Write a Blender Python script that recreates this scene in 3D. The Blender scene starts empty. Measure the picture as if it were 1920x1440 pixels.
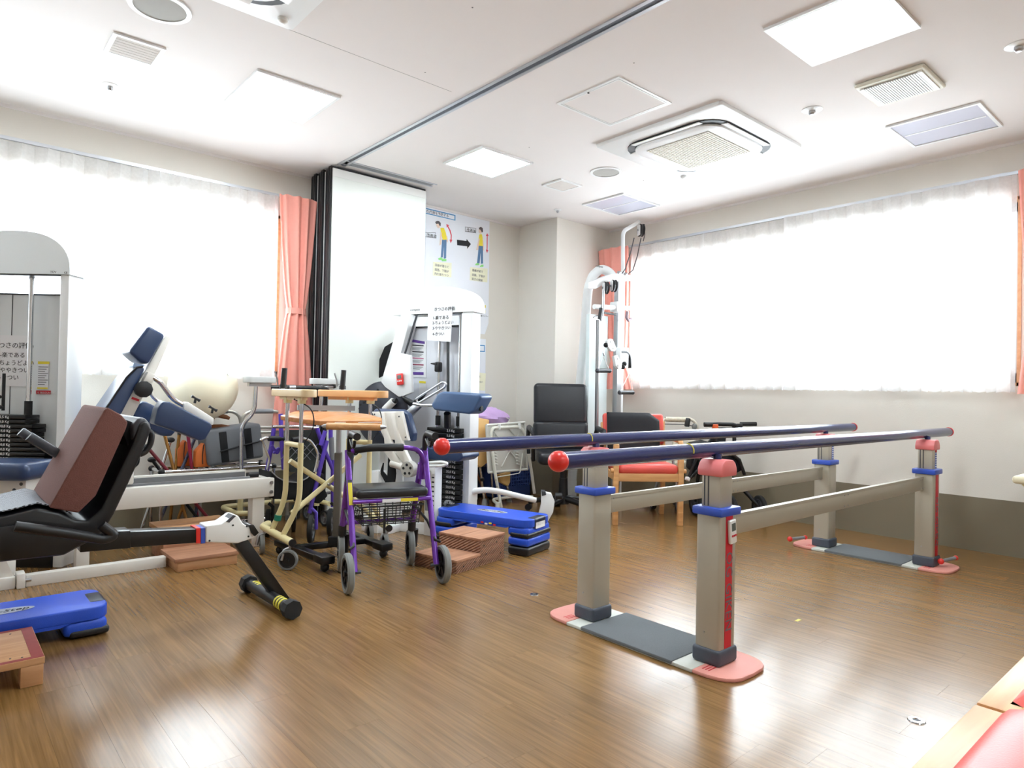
import bpy, bmesh, math, random
from mathutils import Vector, Matrix
random.seed(7)
SC = bpy.context.scene
COL = SC.collection

# ---------------------------------------------------------------- camera
RIGHT = Vector((0.7524, -0.6584, 0.0193)).normalized()
FWD = Vector((0.6585, 0.7525, 0.0125)).normalized()
UP = RIGHT.cross(FWD).normalized()
RIGHT = FWD.cross(UP).normalized()
EYE = Vector((0, 0, 0.97))
FPX = 1253.19
cam_data = bpy.data.cameras.new('camera')
cam_data.sensor_width = 36.0
cam_data.lens = 36.0 * FPX / 1920.0
cam_data.clip_start = 0.02
cam = bpy.data.objects.new('camera', cam_data)
COL.objects.link(cam)
cam.matrix_world = Matrix(((RIGHT.x, UP.x, -FWD.x, EYE.x), (RIGHT.y, UP.y, -FWD.y, EYE.y), (RIGHT.z, UP.z, -FWD.z, EYE.z), (0, 0, 0, 1)))
SC.camera = cam

# ---------------------------------------------------------------- daylight, exposure
W_SKY, W_WIN_A, W_WIN_B, W_PANEL = 5.0, 300.0, 300.0, 42.0
world = bpy.data.worlds.new('daylight')
SC.world = world
world.use_nodes = True
wn = world.node_tree.nodes
wn['Background'].inputs[0].default_value = (0.86, 0.94, 1.0, 1)
wn['Background'].inputs[1].default_value = W_SKY

def window_light(name, loc, rot, sx, sy, watts):
    l = bpy.data.lights.new(name, 'AREA')
    l.shape = 'RECTANGLE'
    l.size, l.size_y, l.energy = sx, sy, watts
    l.color = (0.83, 0.935, 1.0)
    o = bpy.data.objects.new(name, l)
    o.location, o.rotation_euler = loc, rot
    COL.objects.link(o)
window_light('daylight_left_window', (0.2, 5.45, 1.75), (math.radians(-90), 0, 0), 3.5, 1.5, W_WIN_A)
window_light('daylight_right_window', (5.65, 2.6, 1.75), (0, math.radians(90), 0), 1.5, 3.1, W_WIN_B)
vs = SC.view_settings
SC.display_settings.display_device = 'sRGB'
vs.view_transform = 'Standard'
vs.look = 'None'
vs.exposure = -0.07
vs.gamma = 1.0
vs.use_curve_mapping = False
SC.cycles.use_denoising = True
SC.cycles.use_adaptive_sampling = True
SC.cycles.adaptive_threshold = 0.06
SC.cycles.max_bounces = 9
SC.cycles.diffuse_bounces = 5
SC.cycles.glossy_bounces = 3
SC.cycles.transparent_max_bounces = 16
SC.cycles.sample_clamp_indirect = 8.0

# ---------------------------------------------------------------- survey: sight line meets a known plane
def P(px, py, X=None, Y=None, Z=None, D=None, plane=None):
    d = FWD + RIGHT * ((px - 960) / FPX) - UP * ((py - 720) / FPX)
    if D is not None:
        t = D
    elif plane is not None:
        p0, n = plane
        t = (p0 - EYE).dot(n) / d.dot(n)
    elif X is not None:
        t = (X - EYE.x) / d.x
    elif Y is not None:
        t = (Y - EYE.y) / d.y
    else:
        t = (Z - EYE.z) / d.z
    return EYE + d * t

# ---------------------------------------------------------------- materials
def lin(c):
    return tuple(((v / 255) / 12.92 if v / 255 <= 0.04045 else ((v / 255 + 0.055) / 1.055) ** 2.4) for v in c)
MATS = {}
def mat(name, rgb, rough=0.5, metal=0.0, var=0.05, scale=18.0, bump=0.0, bscale=120.0, stretch=(1, 1, 1), coat=0.0, spec=0.5):
    if name in MATS:
        return MATS[name]
    m = bpy.data.materials.new(name)
    m.use_nodes = True
    nt = m.node_tree
    b = nt.nodes['Principled BSDF']
    c = lin(rgb)
    tc = nt.nodes.new('ShaderNodeTexCoord')
    mp = nt.nodes.new('ShaderNodeMapping')
    mp.inputs['Scale'].default_value = stretch
    nt.links.new(tc.outputs['Object'], mp.inputs[0])
    nz = nt.nodes.new('ShaderNodeTexNoise')
    nz.inputs['Scale'].default_value = scale
    nz.inputs['Detail'].default_value = 4
    nt.links.new(mp.outputs[0], nz.inputs['Vector'])
    mx = nt.nodes.new('ShaderNodeMix')
    mx.data_type = 'RGBA'
    mx.inputs[6].default_value = tuple(max(0, v * (1 - var)) for v in c) + (1,)
    mx.inputs[7].default_value = tuple(min(1, v * (1 + var)) for v in c) + (1,)
    nt.links.new(nz.outputs[0], mx.inputs[0])
    nt.links.new(mx.outputs[2], b.inputs['Base Color'])
    b.inputs['Roughness'].default_value = rough
    b.inputs['Metallic'].default_value = metal
    b.inputs['Specular IOR Level'].default_value = spec
    if coat:
        b.inputs['Coat Weight'].default_value = coat
        b.inputs['Coat Roughness'].default_value = 0.08
    if bump:
        n2 = nt.nodes.new('ShaderNodeTexNoise')
        n2.inputs['Scale'].default_value = bscale
        nt.links.new(mp.outputs[0], n2.inputs['Vector'])
        bp = nt.nodes.new('ShaderNodeBump')
        bp.inputs['Strength'].default_value = bump
        bp.inputs['Distance'].default_value = 0.01
        nt.links.new(n2.outputs[0], bp.inputs['Height'])
        nt.links.new(bp.outputs[0], b.inputs['Normal'])
    MATS[name] = m
    return m

def wood(name, dark, light, rough=0.4, stretch=(3, 40, 40), rand=0.0, bump=0.15):
    m = mat(name, light, rough)
    nt = m.node_tree
    b = nt.nodes['Principled BSDF']
    for l in list(b.inputs['Base Color'].links):
        nt.links.remove(l)
    tc = nt.nodes.new('ShaderNodeTexCoord')
    mp = nt.nodes.new('ShaderNodeMapping')
    mp.inputs['Scale'].default_value = stretch
    oi = nt.nodes.new('ShaderNodeObjectInfo')
    add = nt.nodes.new('ShaderNodeVectorMath')
    sc = nt.nodes.new('ShaderNodeVectorMath')
    sc.operation = 'SCALE'
    comb = nt.nodes.new('ShaderNodeCombineXYZ')
    for i in range(3):
        nt.links.new(oi.outputs['Random'], comb.inputs[i])
    nt.links.new(comb.outputs[0], sc.inputs[0])
    sc.inputs['Scale'].default_value = 37.0
    nt.links.new(tc.outputs['Object'], add.inputs[0])
    nt.links.new(sc.outputs[0], add.inputs[1])
    nt.links.new(add.outputs[0], mp.inputs[0])
    nz = nt.nodes.new('ShaderNodeTexNoise')
    nz.inputs['Scale'].default_value = 1.0
    nz.inputs['Detail'].default_value = 6
    nz.inputs['Distortion'].default_value = 0.6
    nt.links.new(mp.outputs[0], nz.inputs['Vector'])
    rp = nt.nodes.new('ShaderNodeValToRGB')
    rp.color_ramp.elements[0].position = 0.26
    rp.color_ramp.elements[1].position = 0.74
    rp.color_ramp.elements[0].color = lin(dark) + (1,)
    rp.color_ramp.elements[1].color = lin(light) + (1,)
    nt.links.new(nz.outputs[0], rp.inputs[0])
    out = rp.outputs[0]
    if rand:
        hs = nt.nodes.new('ShaderNodeHueSaturation')
        mr = nt.nodes.new('ShaderNodeMapRange')
        mr.inputs[3].default_value = 1 - rand
        mr.inputs[4].default_value = 1 + rand
        nt.links.new(oi.outputs['Random'], mr.inputs[0])
        nt.links.new(mr.outputs[0], hs.inputs['Value'])
        nt.links.new(out, hs.inputs['Color'])
        out = hs.outputs[0]
    nt.links.new(out, b.inputs['Base Color'])
    if bump:
        bp = nt.nodes.new('ShaderNodeBump')
        bp.inputs['Strength'].default_value = bump
        bp.inputs['Distance'].default_value = 0.002
        nt.links.new(nz.outputs[0], bp.inputs['Height'])
        nt.links.new(bp.outputs[0], b.inputs['Normal'])
    return m

def sheer_mat(name, rgb, through):
    m = bpy.data.materials.new(name)
    m.use_nodes = True
    nt = m.node_tree
    nt.nodes.remove(nt.nodes['Principled BSDF'])
    out = nt.nodes['Material Output']
    d = nt.nodes.new('ShaderNodeBsdfDiffuse'); t = nt.nodes.new('ShaderNodeBsdfTranslucent'); tr = nt.nodes.new('ShaderNodeBsdfTransparent')
    tc = nt.nodes.new('ShaderNodeTexCoord'); wv = nt.nodes.new('ShaderNodeTexNoise'); wv.inputs['Scale'].default_value = 60
    nt.links.new(tc.outputs['Object'], wv.inputs['Vector'])
    mr = nt.nodes.new('ShaderNodeMapRange'); mr.inputs[3].default_value = through - 0.08; mr.inputs[4].default_value = through + 0.08
    nt.links.new(wv.outputs[0], mr.inputs[0])
    for n in (d, t):
        n.inputs[0].default_value = lin(rgb) + (1,)
    a = nt.nodes.new('ShaderNodeMixShader'); a.inputs[0].default_value = 0.62
    nt.links.new(d.outputs[0], a.inputs[1]); nt.links.new(t.outputs[0], a.inputs[2])
    b = nt.nodes.new('ShaderNodeMixShader')
    nt.links.new(mr.outputs[0], b.inputs[0]); nt.links.new(a.outputs[0], b.inputs[1]); nt.links.new(tr.outputs[0], b.inputs[2])
    nt.links.new(b.outputs[0], out.inputs[0])
    MATS[name] = m
    return m

def pane_mat(name, tint=(1, 1, 1)):
    m = bpy.data.materials.new(name)
    m.use_nodes = True
    nt = m.node_tree
    nt.nodes.remove(nt.nodes['Principled BSDF'])
    out = nt.nodes['Material Output']
    g = nt.nodes.new('ShaderNodeBsdfGlossy'); g.inputs['Roughness'].default_value = 0.02
    tr = nt.nodes.new('ShaderNodeBsdfTransparent'); tr.inputs[0].default_value = tint + (1,)
    f = nt.nodes.new('ShaderNodeFresnel'); f.inputs[0].default_value = 1.3
    mx = nt.nodes.new('ShaderNodeMixShader')
    nt.links.new(f.outputs[0], mx.inputs[0]); nt.links.new(tr.outputs[0], mx.inputs[1]); nt.links.new(g.outputs[0], mx.inputs[2])
    nt.links.new(mx.outputs[0], out.inputs[0])
    MATS[name] = m
    return m

def glow_mat(name, rgb, strength):
    m = bpy.data.materials.new(name)
    m.use_nodes = True
    b = m.node_tree.nodes['Principled BSDF']
    b.inputs['Base Color'].default_value = (0.9, 0.9, 0.9, 1)
    b.inputs['Emission Color'].default_value = lin(rgb) + (1,)
    b.inputs['Emission Strength'].default_value = strength
    MATS[name] = m
    return m

WHITE = mat('white_enamel', (236, 238, 238), 0.28, var=0.01)
WHITE_P = mat('white_plastic', (235, 235, 232), 0.4, var=0.015)
OFFWHITE = mat('offwhite_paint', (226, 222, 214), 0.35, var=0.02)
WALLM = mat('vinyl_wallpaper', (226, 221, 212), 0.85, var=0.02, scale=8, bump=0.12, bscale=220)
CEILM = mat('ceiling_board', (232, 227, 224), 0.9, var=0.012, scale=5)
DADO = mat('taupe_vinyl_wainscot', (124, 114, 94), 0.55, var=0.05, scale=6)
CHROME = mat('chrome', (215, 216, 220), 0.12, 1.0, var=0.03)
STEEL = mat('brushed_steel', (180, 181, 184), 0.32, 1.0, var=0.05)
ALU = mat('aluminium', (200, 203, 208), 0.3, 1.0, var=0.04)
BLACK = mat('black_plastic', (24, 24, 27), 0.42, var=0.2)
BLACKM = mat('black_metal', (18, 18, 20), 0.28, var=0.2)
BLACKF = mat('black_fabric', (20, 20, 23), 0.9, var=0.25, scale=60, bump=0.2, bscale=400)
RUBBER = mat('black_rubber', (28, 28, 29), 0.75, var=0.15)
GREYR = mat('grey_rubber', (126, 128, 126), 0.7, var=0.08)
DGREY = mat('dark_grey_plastic', (66, 68, 74), 0.45, var=0.1)
MGREY = mat('mid_grey_plastic', (130, 132, 136), 0.45, var=0.06)
NAVY = mat('navy_vinyl', (44, 62, 96), 0.3, var=0.08, bump=0.05, bscale=300)
NAVYBAR = mat('navy_painted_bar', (38, 48, 98), 0.22, var=0.05, coat=0.3)
REDP = mat('red_plastic', (226, 50, 44), 0.3, var=0.05)
PINKP = mat('salmon_plastic', (226, 122, 122), 0.4, var=0.04)
PINKPALE = mat('pale_salmon_rubber', (222, 150, 138), 0.55, var=0.05)
BLUEP = mat('blue_plastic', (52, 84, 186), 0.35, var=0.05)
TAUPE = mat('champagne_aluminium', (178, 171, 155), 0.36, 0.25, var=0.03, stretch=(1, 1, 0.2))
CREAM = mat('cream_enamel', (226, 212, 160), 0.32, var=0.03)
PURPLE = mat('purple_metallic', (116, 58, 176), 0.22, 0.25, var=0.06, coat=0.4)
VIOLET = mat('violet_paint', (96, 70, 190), 0.3, 0.1, var=0.05, coat=0.2)
CORAL = mat('coral_vinyl', (226, 88, 78), 0.35, var=0.05, bump=0.06, bscale=260)
PAPER = mat('paper', (240, 241, 244), 0.8, var=0.01)
INK = mat('ink_black', (38, 38, 42), 0.8, var=0.05)
INKW = mat('ink_white', (238, 238, 238), 0.7, var=0.02)
YELLOWS = mat('yellow_sticker', (240, 222, 60), 0.5, var=0.04)
REDS = mat('red_sticker', (206, 36, 52), 0.5, var=0.04)
SALMON = mat('salmon_curtain_fabric', (242, 164, 150), 0.85, var=0.04, scale=40, bump=0.1, bscale=500)
BEECH = wood('beech_wood', (196, 140, 86), (226, 176, 120), 0.38)
PINEW = wood('pine_wood', (176, 124, 80), (208, 160, 116), 0.55)
CEDAR = wood('cedar_wood', (146, 100, 74), (188, 138, 106), 0.65)
TRAYW = wood('varnished_tray_wood', (196, 128, 78), (224, 164, 112), 0.25)

# ---------------------------------------------------------------- mesh helpers
def rotm(x=0, y=0, z=0):
    return (Matrix.Rotation(math.radians(z), 3, 'Z') @ Matrix.Rotation(math.radians(y), 3, 'Y') @ Matrix.Rotation(math.radians(x), 3, 'X'))

class G:
    def __init__(s):
        s.bm = bmesh.new()
    def _merge(s, tb):
        me = bpy.data.meshes.new('tmp')
        tb.to_mesh(me); tb.free()
        s.bm.from_mesh(me)
        bpy.data.meshes.remove(me)
    def box(s, c, d, R=None, bev=0.0, seg=2):
        tb = bmesh.new()
        bmesh.ops.create_cube(tb, size=1.0)
        bmesh.ops.scale(tb, vec=d, verts=tb.verts)
        if bev:
            bmesh.ops.bevel(tb, geom=tb.edges[:], offset=min(bev, min(d) * 0.49), segments=seg, profile=0.5, affect='EDGES')
        M = (R.to_4x4() if R else Matrix.Identity(4))
        bmesh.ops.transform(tb, matrix=Matrix.Translation(Vector(c)) @ M, verts=tb.verts)
        s._merge(tb)
        return s
    def bb(s, x0, x1, y0, y1, z0, z1, bev=0.0, seg=2):
        return s.box(((x0 + x1) / 2, (y0 + y1) / 2, (z0 + z1) / 2), (abs(x1 - x0), abs(y1 - y0), abs(z1 - z0)), None, bev, seg)
    def beam(s, a, b, w, h, up=(0, 0, 1), bev=0.0, seg=2):
        a, b = Vector(a), Vector(b)
        z = (b - a); L = z.length; z.normalize()
        u = Vector(up)
        x = u.cross(z)
        if x.length < 1e-4:
            x = Vector((1, 0, 0)).cross(z)
        x.normalize(); y = z.cross(x)
        R = Matrix((x, y, z)).transposed()
        return s.box((a + b) / 2, (w, h, L), R, bev, seg)
    def tube(s, pts, r, n=10, fillet=0.0, closed=False, steps=5):
        pts = [Vector(p) for p in pts]
        if fillet and len(pts) > 2:
            out = [pts[0]] if not closed else []
            rng = range(1, len(pts) - 1) if not closed else range(len(pts))
            for i in rng:
                p, a, b = pts[i], pts[i - 1], pts[(i + 1) % len(pts)]
                f = min(fillet, (a - p).length * 0.48, (b - p).length * 0.48)
                q0 = p + (a - p).normalized() * f
                q1 = p + (b - p).normalized() * f
                for k in range(steps + 1):
                    t = k / steps
                    out.append(q0 * (1 - t) ** 2 + p * 2 * t * (1 - t) + q1 * t * t)
            if not closed:
                out.append(pts[-1])
            pts = out
        m = len(pts)
        rings = []
        prev = None
        for i, p in enumerate(pts):
            if closed:
                t = (pts[(i + 1) % m] - pts[i - 1])
            else:
                t = pts[min(i + 1, m - 1)] - pts[max(i - 1, 0)]
            if t.length < 1e-9:
                t = Vector((0, 0, 1))
            t.normalize()
            if prev is None:
                ref = Vector((0, 0, 1)) if abs(t.z) < 0.9 else Vector((1, 0, 0))
                u = ref.cross(t).normalized()
            else:
                u = (prev - t * prev.dot(t))
                u = u.normalized() if u.length > 1e-6 else Vector((1, 0, 0))
            prev = u
            v = t.cross(u)
            rr = r[i] if isinstance(r, (list, tuple)) else r
            rings.append([s.bm.verts.new(p + (u * math.cos(2 * math.pi * k / n) + v * math.sin(2 * math.pi * k / n)) * rr) for k in range(n)])
        for i in range(m if closed else m - 1):
            A, B = rings[i], rings[(i + 1) % m]
            for k in range(n):
                s.bm.faces.new((A[k], A[(k + 1) % n], B[(k + 1) % n], B[k]))
        if not closed:
            s.bm.faces.new(rings[0][::-1]); s.bm.faces.new(rings[-1])
        return s
    def cyl(s, a, b, r, r2=None, n=16):
        a, b = Vector(a), Vector(b)
        return s.tube([a, b], [r, r if r2 is None else r2], n)
    def lathe(s, prof, o=(0, 0, 0), ax=(0, 0, 1), n=24):
        o = Vector(o); z = Vector(ax).normalized()
        ref = Vector((0, 0, 1)) if abs(z.z) < 0.9 else Vector((1, 0, 0))
        x = ref.cross(z).normalized(); y = z.cross(x)
        rings = []
        for r, h in prof:
            if r < 1e-6:
                rings.append([s.bm.verts.new(o + z * h)])
            else:
                rings.append([s.bm.verts.new(o + z * h + (x * math.cos(2 * math.pi * k / n) + y * math.sin(2 * math.pi * k / n)) * r) for k in range(n)])
        for A, B in zip(rings, rings[1:]):
            for k in range(n):
                k2 = (k + 1) % n
                if len(A) == 1 and len(B) == 1:
                    continue
                if len(A) == 1:
                    s.bm.faces.new((A[0], B[k2], B[k]))
                elif len(B) == 1:
                    s.bm.faces.new((A[k], A[k2], B[0]))
                else:
                    s.bm.faces.new((A[k], A[k2], B[k2], B[k]))
        loop = len(prof) > 2 and abs(prof[0][0] - prof[-1][0]) < 1e-7 and abs(prof[0][1] - prof[-1][1]) < 1e-7
        if loop:
            bmesh.ops.remove_doubles(s.bm, verts=rings[0] + rings[-1], dist=1e-6)
        for A in ((rings[0], rings[-1]) if not loop else ()):
            if len(A) > 2:
                s.bm.faces.new(A)
        return s
    def ball(s, c, r, sc=(1, 1, 1), n=24):
        c = Vector(c)
        tb = bmesh.new()
        bmesh.ops.create_uvsphere(tb, u_segments=n, v_segments=n // 2, radius=r)
        bmesh.ops.transform(tb, matrix=Matrix.Translation(c) @ Matrix.Diagonal((*sc, 1)), verts=tb.verts)
        s._merge(tb)
        return s
    def prism(s, pts, vec, bev=0.0, seg=2):
        pts = [Vector(p) for p in pts]; vec = Vector(vec)
        tb = bmesh.new()
        A = [tb.verts.new(p) for p in pts]; B = [tb.verts.new(p + vec) for p in pts]
        tb.faces.new(A[::-1]); tb.faces.new(B)
        n = len(A)
        for k in range(n):
            tb.faces.new((A[k], A[(k + 1) % n], B[(k + 1) % n], B[k]))
        bmesh.ops.recalc_face_normals(tb, faces=tb.faces)
        if bev:
            bmesh.ops.bevel(tb, geom=tb.edges[:], offset=bev, segments=seg, profile=0.5, affect='EDGES', clamp_overlap=True)
        s._merge(tb)
        return s
    def sheet(s, fn, nu, nv, thick=0.0):
        V = [[s.bm.verts.new(fn(i / nu, j / nv)) for j in range(nv + 1)] for i in range(nu + 1)]
        for i in range(nu):
            for j in range(nv):
                s.bm.faces.new((V[i][j], V[i + 1][j], V[i + 1][j + 1], V[i][j + 1]))
        if thick:
            bmesh.ops.recalc_face_normals(s.bm, faces=s.bm.faces)
            bmesh.ops.solidify(s.bm, geom=s.bm.faces[:], thickness=thick)
        return s
    def move(s, M):
        bmesh.ops.transform(s.bm, matrix=M, verts=s.bm.verts)
        return s

MW = {}
def finish(name, g, m, parent=None, angle=38):
    bmesh.ops.recalc_face_normals(g.bm, faces=g.bm.faces)
    me = bpy.data.meshes.new(name)
    g.bm.to_mesh(me); g.bm.free()
    for p in me.polygons:
        p.use_smooth = True
    me.set_sharp_from_angle(angle=math.radians(angle))
    for k in (m if isinstance(m, (list, tuple)) else [m]):
        me.materials.append(k)
    o = bpy.data.objects.new(name, me)
    COL.objects.link(o)
    if parent is not None:
        o.parent = parent
        MW[o.as_pointer()] = MW.get(parent.as_pointer(), Matrix.Identity(4))
    return o
def tag(o, label, cat, group=None):
    o['label'] = label; o['category'] = cat
    if group:
        o['group'] = group
    return o
def thing(name, label, cat, loc=(0, 0, 0), rz=0.0, group=None):
    o = bpy.data.objects.new(name, None)
    o.empty_display_size = 0.1
    COL.objects.link(o)
    o.location = loc
    o.rotation_euler = (0, 0, math.radians(rz))
    MW[o.as_pointer()] = Matrix.Translation(Vector(loc)) @ Matrix.Rotation(math.radians(rz), 4, 'Z')
    return tag(o, label, cat, group)
def part(name, g, m, parent, **k):
    return finish(name, g, m, parent, **k)
def wpart(name, g, m, parent, **k):
    g.move(MW[parent.as_pointer()].inverted())
    return finish(name, g, m, parent, **k)
def single(name, g, m, label, cat, loc=(0, 0, 0), group=None, **k):
    loc = Vector(loc)
    g.move(Matrix.Translation(-loc))
    o = finish(name, g, m, None, **k)
    o.location = loc
    MW[o.as_pointer()] = Matrix.Translation(loc)
    return tag(o, label, cat, group)
def struct(name, g, m, parent=None, **k):
    o = finish(name, g, m, parent, **k)
    if parent is None:
        o['kind'] = 'structure'
        MW[o.as_pointer()] = Matrix.Identity(4)
    return o
def lettering(body, size, o, xd, ud, m, parent, name='lettering', align='LEFT', world=True, depth=0.0004, shear=0.0):
    c = bpy.data.curves.new('lettering', 'FONT')
    c.body = body; c.size = size; c.align_x = align; c.extrude = depth; c.resolution_u = 2; c.shear = shear
    t = bpy.data.objects.new('tmp', c)
    me = bpy.data.meshes.new_from_object(t)
    bpy.data.objects.remove(t); bpy.data.curves.remove(c)
    xd = Vector(xd).normalized(); ud = Vector(ud).normalized(); nd = xd.cross(ud)
    M = Matrix(((xd.x, ud.x, nd.x, o[0]), (xd.y, ud.y, nd.y, o[1]), (xd.z, ud.z, nd.z, o[2]), (0, 0, 0, 1)))
    if world:
        M = MW[parent.as_pointer()].inverted() @ M
    me.transform(M)
    me.materials.clear(); me.materials.append(m)
    ob = bpy.data.objects.new(name, me)
    COL.objects.link(ob)
    ob.parent = parent
    ob['kind'] = 'stuff'
    MW[ob.as_pointer()] = MW[parent.as_pointer()]
    return ob
def dup(root, loc=None, rz=None, label=None, group=None):
    r = root.copy(); COL.objects.link(r)
    if loc is not None:
        r.location = loc
    if rz is not None:
        r.rotation_euler = (0, 0, math.radians(rz))
    if label:
        r['label'] = label
    if group:
        r['group'] = group
    for ch in root.children:
        c = ch.copy(); COL.objects.link(c); c.parent = r
        for g in ch.children:
            d = g.copy(); COL.objects.link(d); d.parent = c
    return r
def wheel(parent, c, ax, r, w, tire=GREYR, hub=BLACK, spokes=5, rim=0.72):
    c = Vector(c); ax = Vector(ax).normalized()
    g = G().lathe([(r * rim, -w / 2), (r * 0.93, -w / 2), (r, -w * 0.3), (r, w * 0.3), (r * 0.93, w / 2), (r * rim, w / 2), (r * rim, -w / 2)], c, ax, 28)
    t = wpart('wheel', g, tire, parent)
    h = G().lathe([(r * rim * 0.86, -w * 0.4), (r * rim, -w * 0.4), (r * rim, w * 0.4), (r * rim * 0.86, w * 0.4), (r * rim * 0.86, -w * 0.4)], c, ax, 28)
    h.cyl(c - ax * w * 0.62, c + ax * w * 0.62, r * 0.16, n=12)
    h.lathe([(r * rim * 0.9, -w * 0.08), (r * rim * 0.9, w * 0.08), (0.0, w * 0.08)], c, ax, 24)
    ref = Vector((0, 0, 1)) if abs(ax.z) < 0.9 else Vector((1, 0, 0))
    x = ref.cross(ax).normalized(); y = ax.cross(x)
    for k in range(spokes):
        a = 2 * math.pi * k / spokes + 0.3
        d = x * math.cos(a) + y * math.sin(a)
        h.beam(c + d * r * 0.1, c + d * r * rim * 0.9, w * 0.35, r * 0.2, up=ax)
    wpart('hub', h, hub, t)
    return t
# ================================================================ the room
H, XB, YA = 2.614, 5.142, 4.95
X0, Y0 = -2.6, -2.6
FLOORM = wood('vinyl_oak_plank', (110, 79, 42), (148, 111, 66), 0.24, stretch=(90, 3.0, 10), rand=0.07, bump=0.07)
FLOORM.node_tree.nodes['Principled BSDF'].inputs['Specular IOR Level'].default_value = 0.8
floor = struct('floor', G().bb(X0, XB + 0.15, Y0, YA + 0.15, -0.12, -0.004), mat('floor_screed', (92, 60, 34), 0.6))
PW, PL = 0.125, 0.90
meshes = {}
def plank_mesh(w, l):
    key = (round(w, 3), round(l, 3))
    if key not in meshes:
        g = G().box((0, 0, -0.002), (w - 0.0004, l - 0.0004, 0.004))
        me = bpy.data.meshes.new('plank'); g.bm.to_mesh(me); g.bm.free()
        me.materials.append(FLOORM)
        meshes[key] = me
    return meshes[key]
rest = G()
count = 0
nx = int((XB - X0) / PW) + 1
for i in range(nx):
    xa = X0 + i * PW; xb = min(xa + PW, XB)
    if xb - xa < 0.01:
        continue
    y = Y0 - random.random() * PL
    while y < YA:
        ya, yb = max(y, Y0), min(y + PL, YA)
        y += PL
        if yb - ya < 0.01:
            continue
        cx, cy = (xa + xb) / 2, (ya + yb) / 2
        vis = False
        for qx in (xa, xb):
            for qy in (ya, cy, yb):
                v = Vector((qx, qy, 0)) - EYE
                d = v.dot(FWD)
                if d > 0.3:
                    ux, uy = 960 + FPX * v.dot(RIGHT) / d, 720 - FPX * v.dot(UP) / d
                    if -30 < ux < 1950 and uy < 1470:
                        vis = True
        if vis and count < 298:
            o = bpy.data.objects.new('plank', plank_mesh(xb - xa, yb - ya))
            COL.objects.link(o); o.location = (cx, cy, 0); o.parent = floor
            count += 1
        else:
            rest.box((cx, cy, -0.002), (xb - xa - 0.0004, yb - ya - 0.0004, 0.004))
o = struct('plank_field', rest, FLOORM, floor)
o['kind'] = 'stuff'

ceiling = struct('ceiling', G().bb(X0, XB + 0.15, Y0, YA + 0.15, H, H + 0.12), CEILM)
struct('joint', G().bb(0.2, 2.13, 2.985, 2.987, H - 0.0006, H), mat('joint_shadow', (150, 144, 140), 0.9), ceiling)
for q in ((1.72, 2.27), (3.0, 3.3), (2.6, 2.1), (4.1, 3.2), (0.7, 3.1), (1.9, 2.9)):
    struct('screw', G().cyl((q[0], q[1], H - 0.001), (q[0], q[1], H), 0.004, n=8), mat('screw_grey', (120, 116, 114), 0.6), ceiling)

WAX0, WAX1, WZ0, WZ1 = -1.65, 1.98, 1.072, 2.265
WBY0, WBY1 = 1.05, 4.12
g = G().bb(X0, WAX0, YA, YA + 0.15, 0, H).bb(WAX1, XB + 0.15, YA, YA + 0.15, 0, H).bb(WAX0, WAX1, YA, YA + 0.15, 0, WZ0).bb(WAX0, WAX1, YA, YA + 0.15, WZ1, H)
wall_left = struct('wall_left', g, WALLM)
g = G().bb(XB, XB + 0.15, Y0, WBY0, 0, H).bb(XB, XB + 0.15, WBY1, YA, 0, H).bb(XB, XB + 0.15, WBY0, WBY1, 0, WZ0).bb(XB, XB + 0.15, WBY0, WBY1, WZ1, H)
wall_right = struct('wall_right', g, WALLM)
wall_corner = struct('wall_corner', G().bb(4.395, XB, 4.425, YA, 0, H), WALLM)
struct('wall_back', G().bb(X0, XB, Y0 - 0.12, Y0, 0, H), WALLM)
struct('wall_front', G().bb(X0 - 0.12, X0, Y0, YA, 0, H), WALLM)
BBH = 0.348
struct('baseboard_left', G().bb(X0, 4.395, YA - 0.004, YA, 0, BBH), DADO)
struct('baseboard_right', G().bb(XB - 0.004, XB, Y0, 4.421, 0, BBH), DADO)
struct('baseboard_corner', G().bb(4.391, XB, 4.421, 4.425, 0, BBH).bb(4.391, 4.395, 4.425, YA - 0.004, 0, BBH), DADO)
struct('trim_1', G().bb(X0, 4.395, YA - 0.012, YA, H - 0.018, H), CEILM)
struct('trim_2', G().bb(XB - 0.012, XB, Y0, 4.425, H - 0.018, H), CEILM)

# sliding-wall track let into the ceiling
trk = struct('trim_3', G().bb(2.215, 2.235, Y0, 4.52, H - 0.006, H).bb(2.262, 2.282, Y0, 4.52, H - 0.006, H), ALU)
struct('slot', G().bb(2.235, 2.262, Y0, 4.52, H - 0.003, H - 0.0005), mat('slot_dark', (70, 74, 84), 0.5), trk)
trk2 = struct('trim_4', G().bb(2.24, 3.02, 4.40, 4.412, H - 0.006, H).bb(2.24, 3.02, 4.468, 4.48, H - 0.006, H), ALU)
struct('slot', G().bb(2.24, 3.0, 4.412, 4.468, H - 0.003, H - 0.0005), mat('slot_grey', (120, 122, 126), 0.5), trk2)

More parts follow.
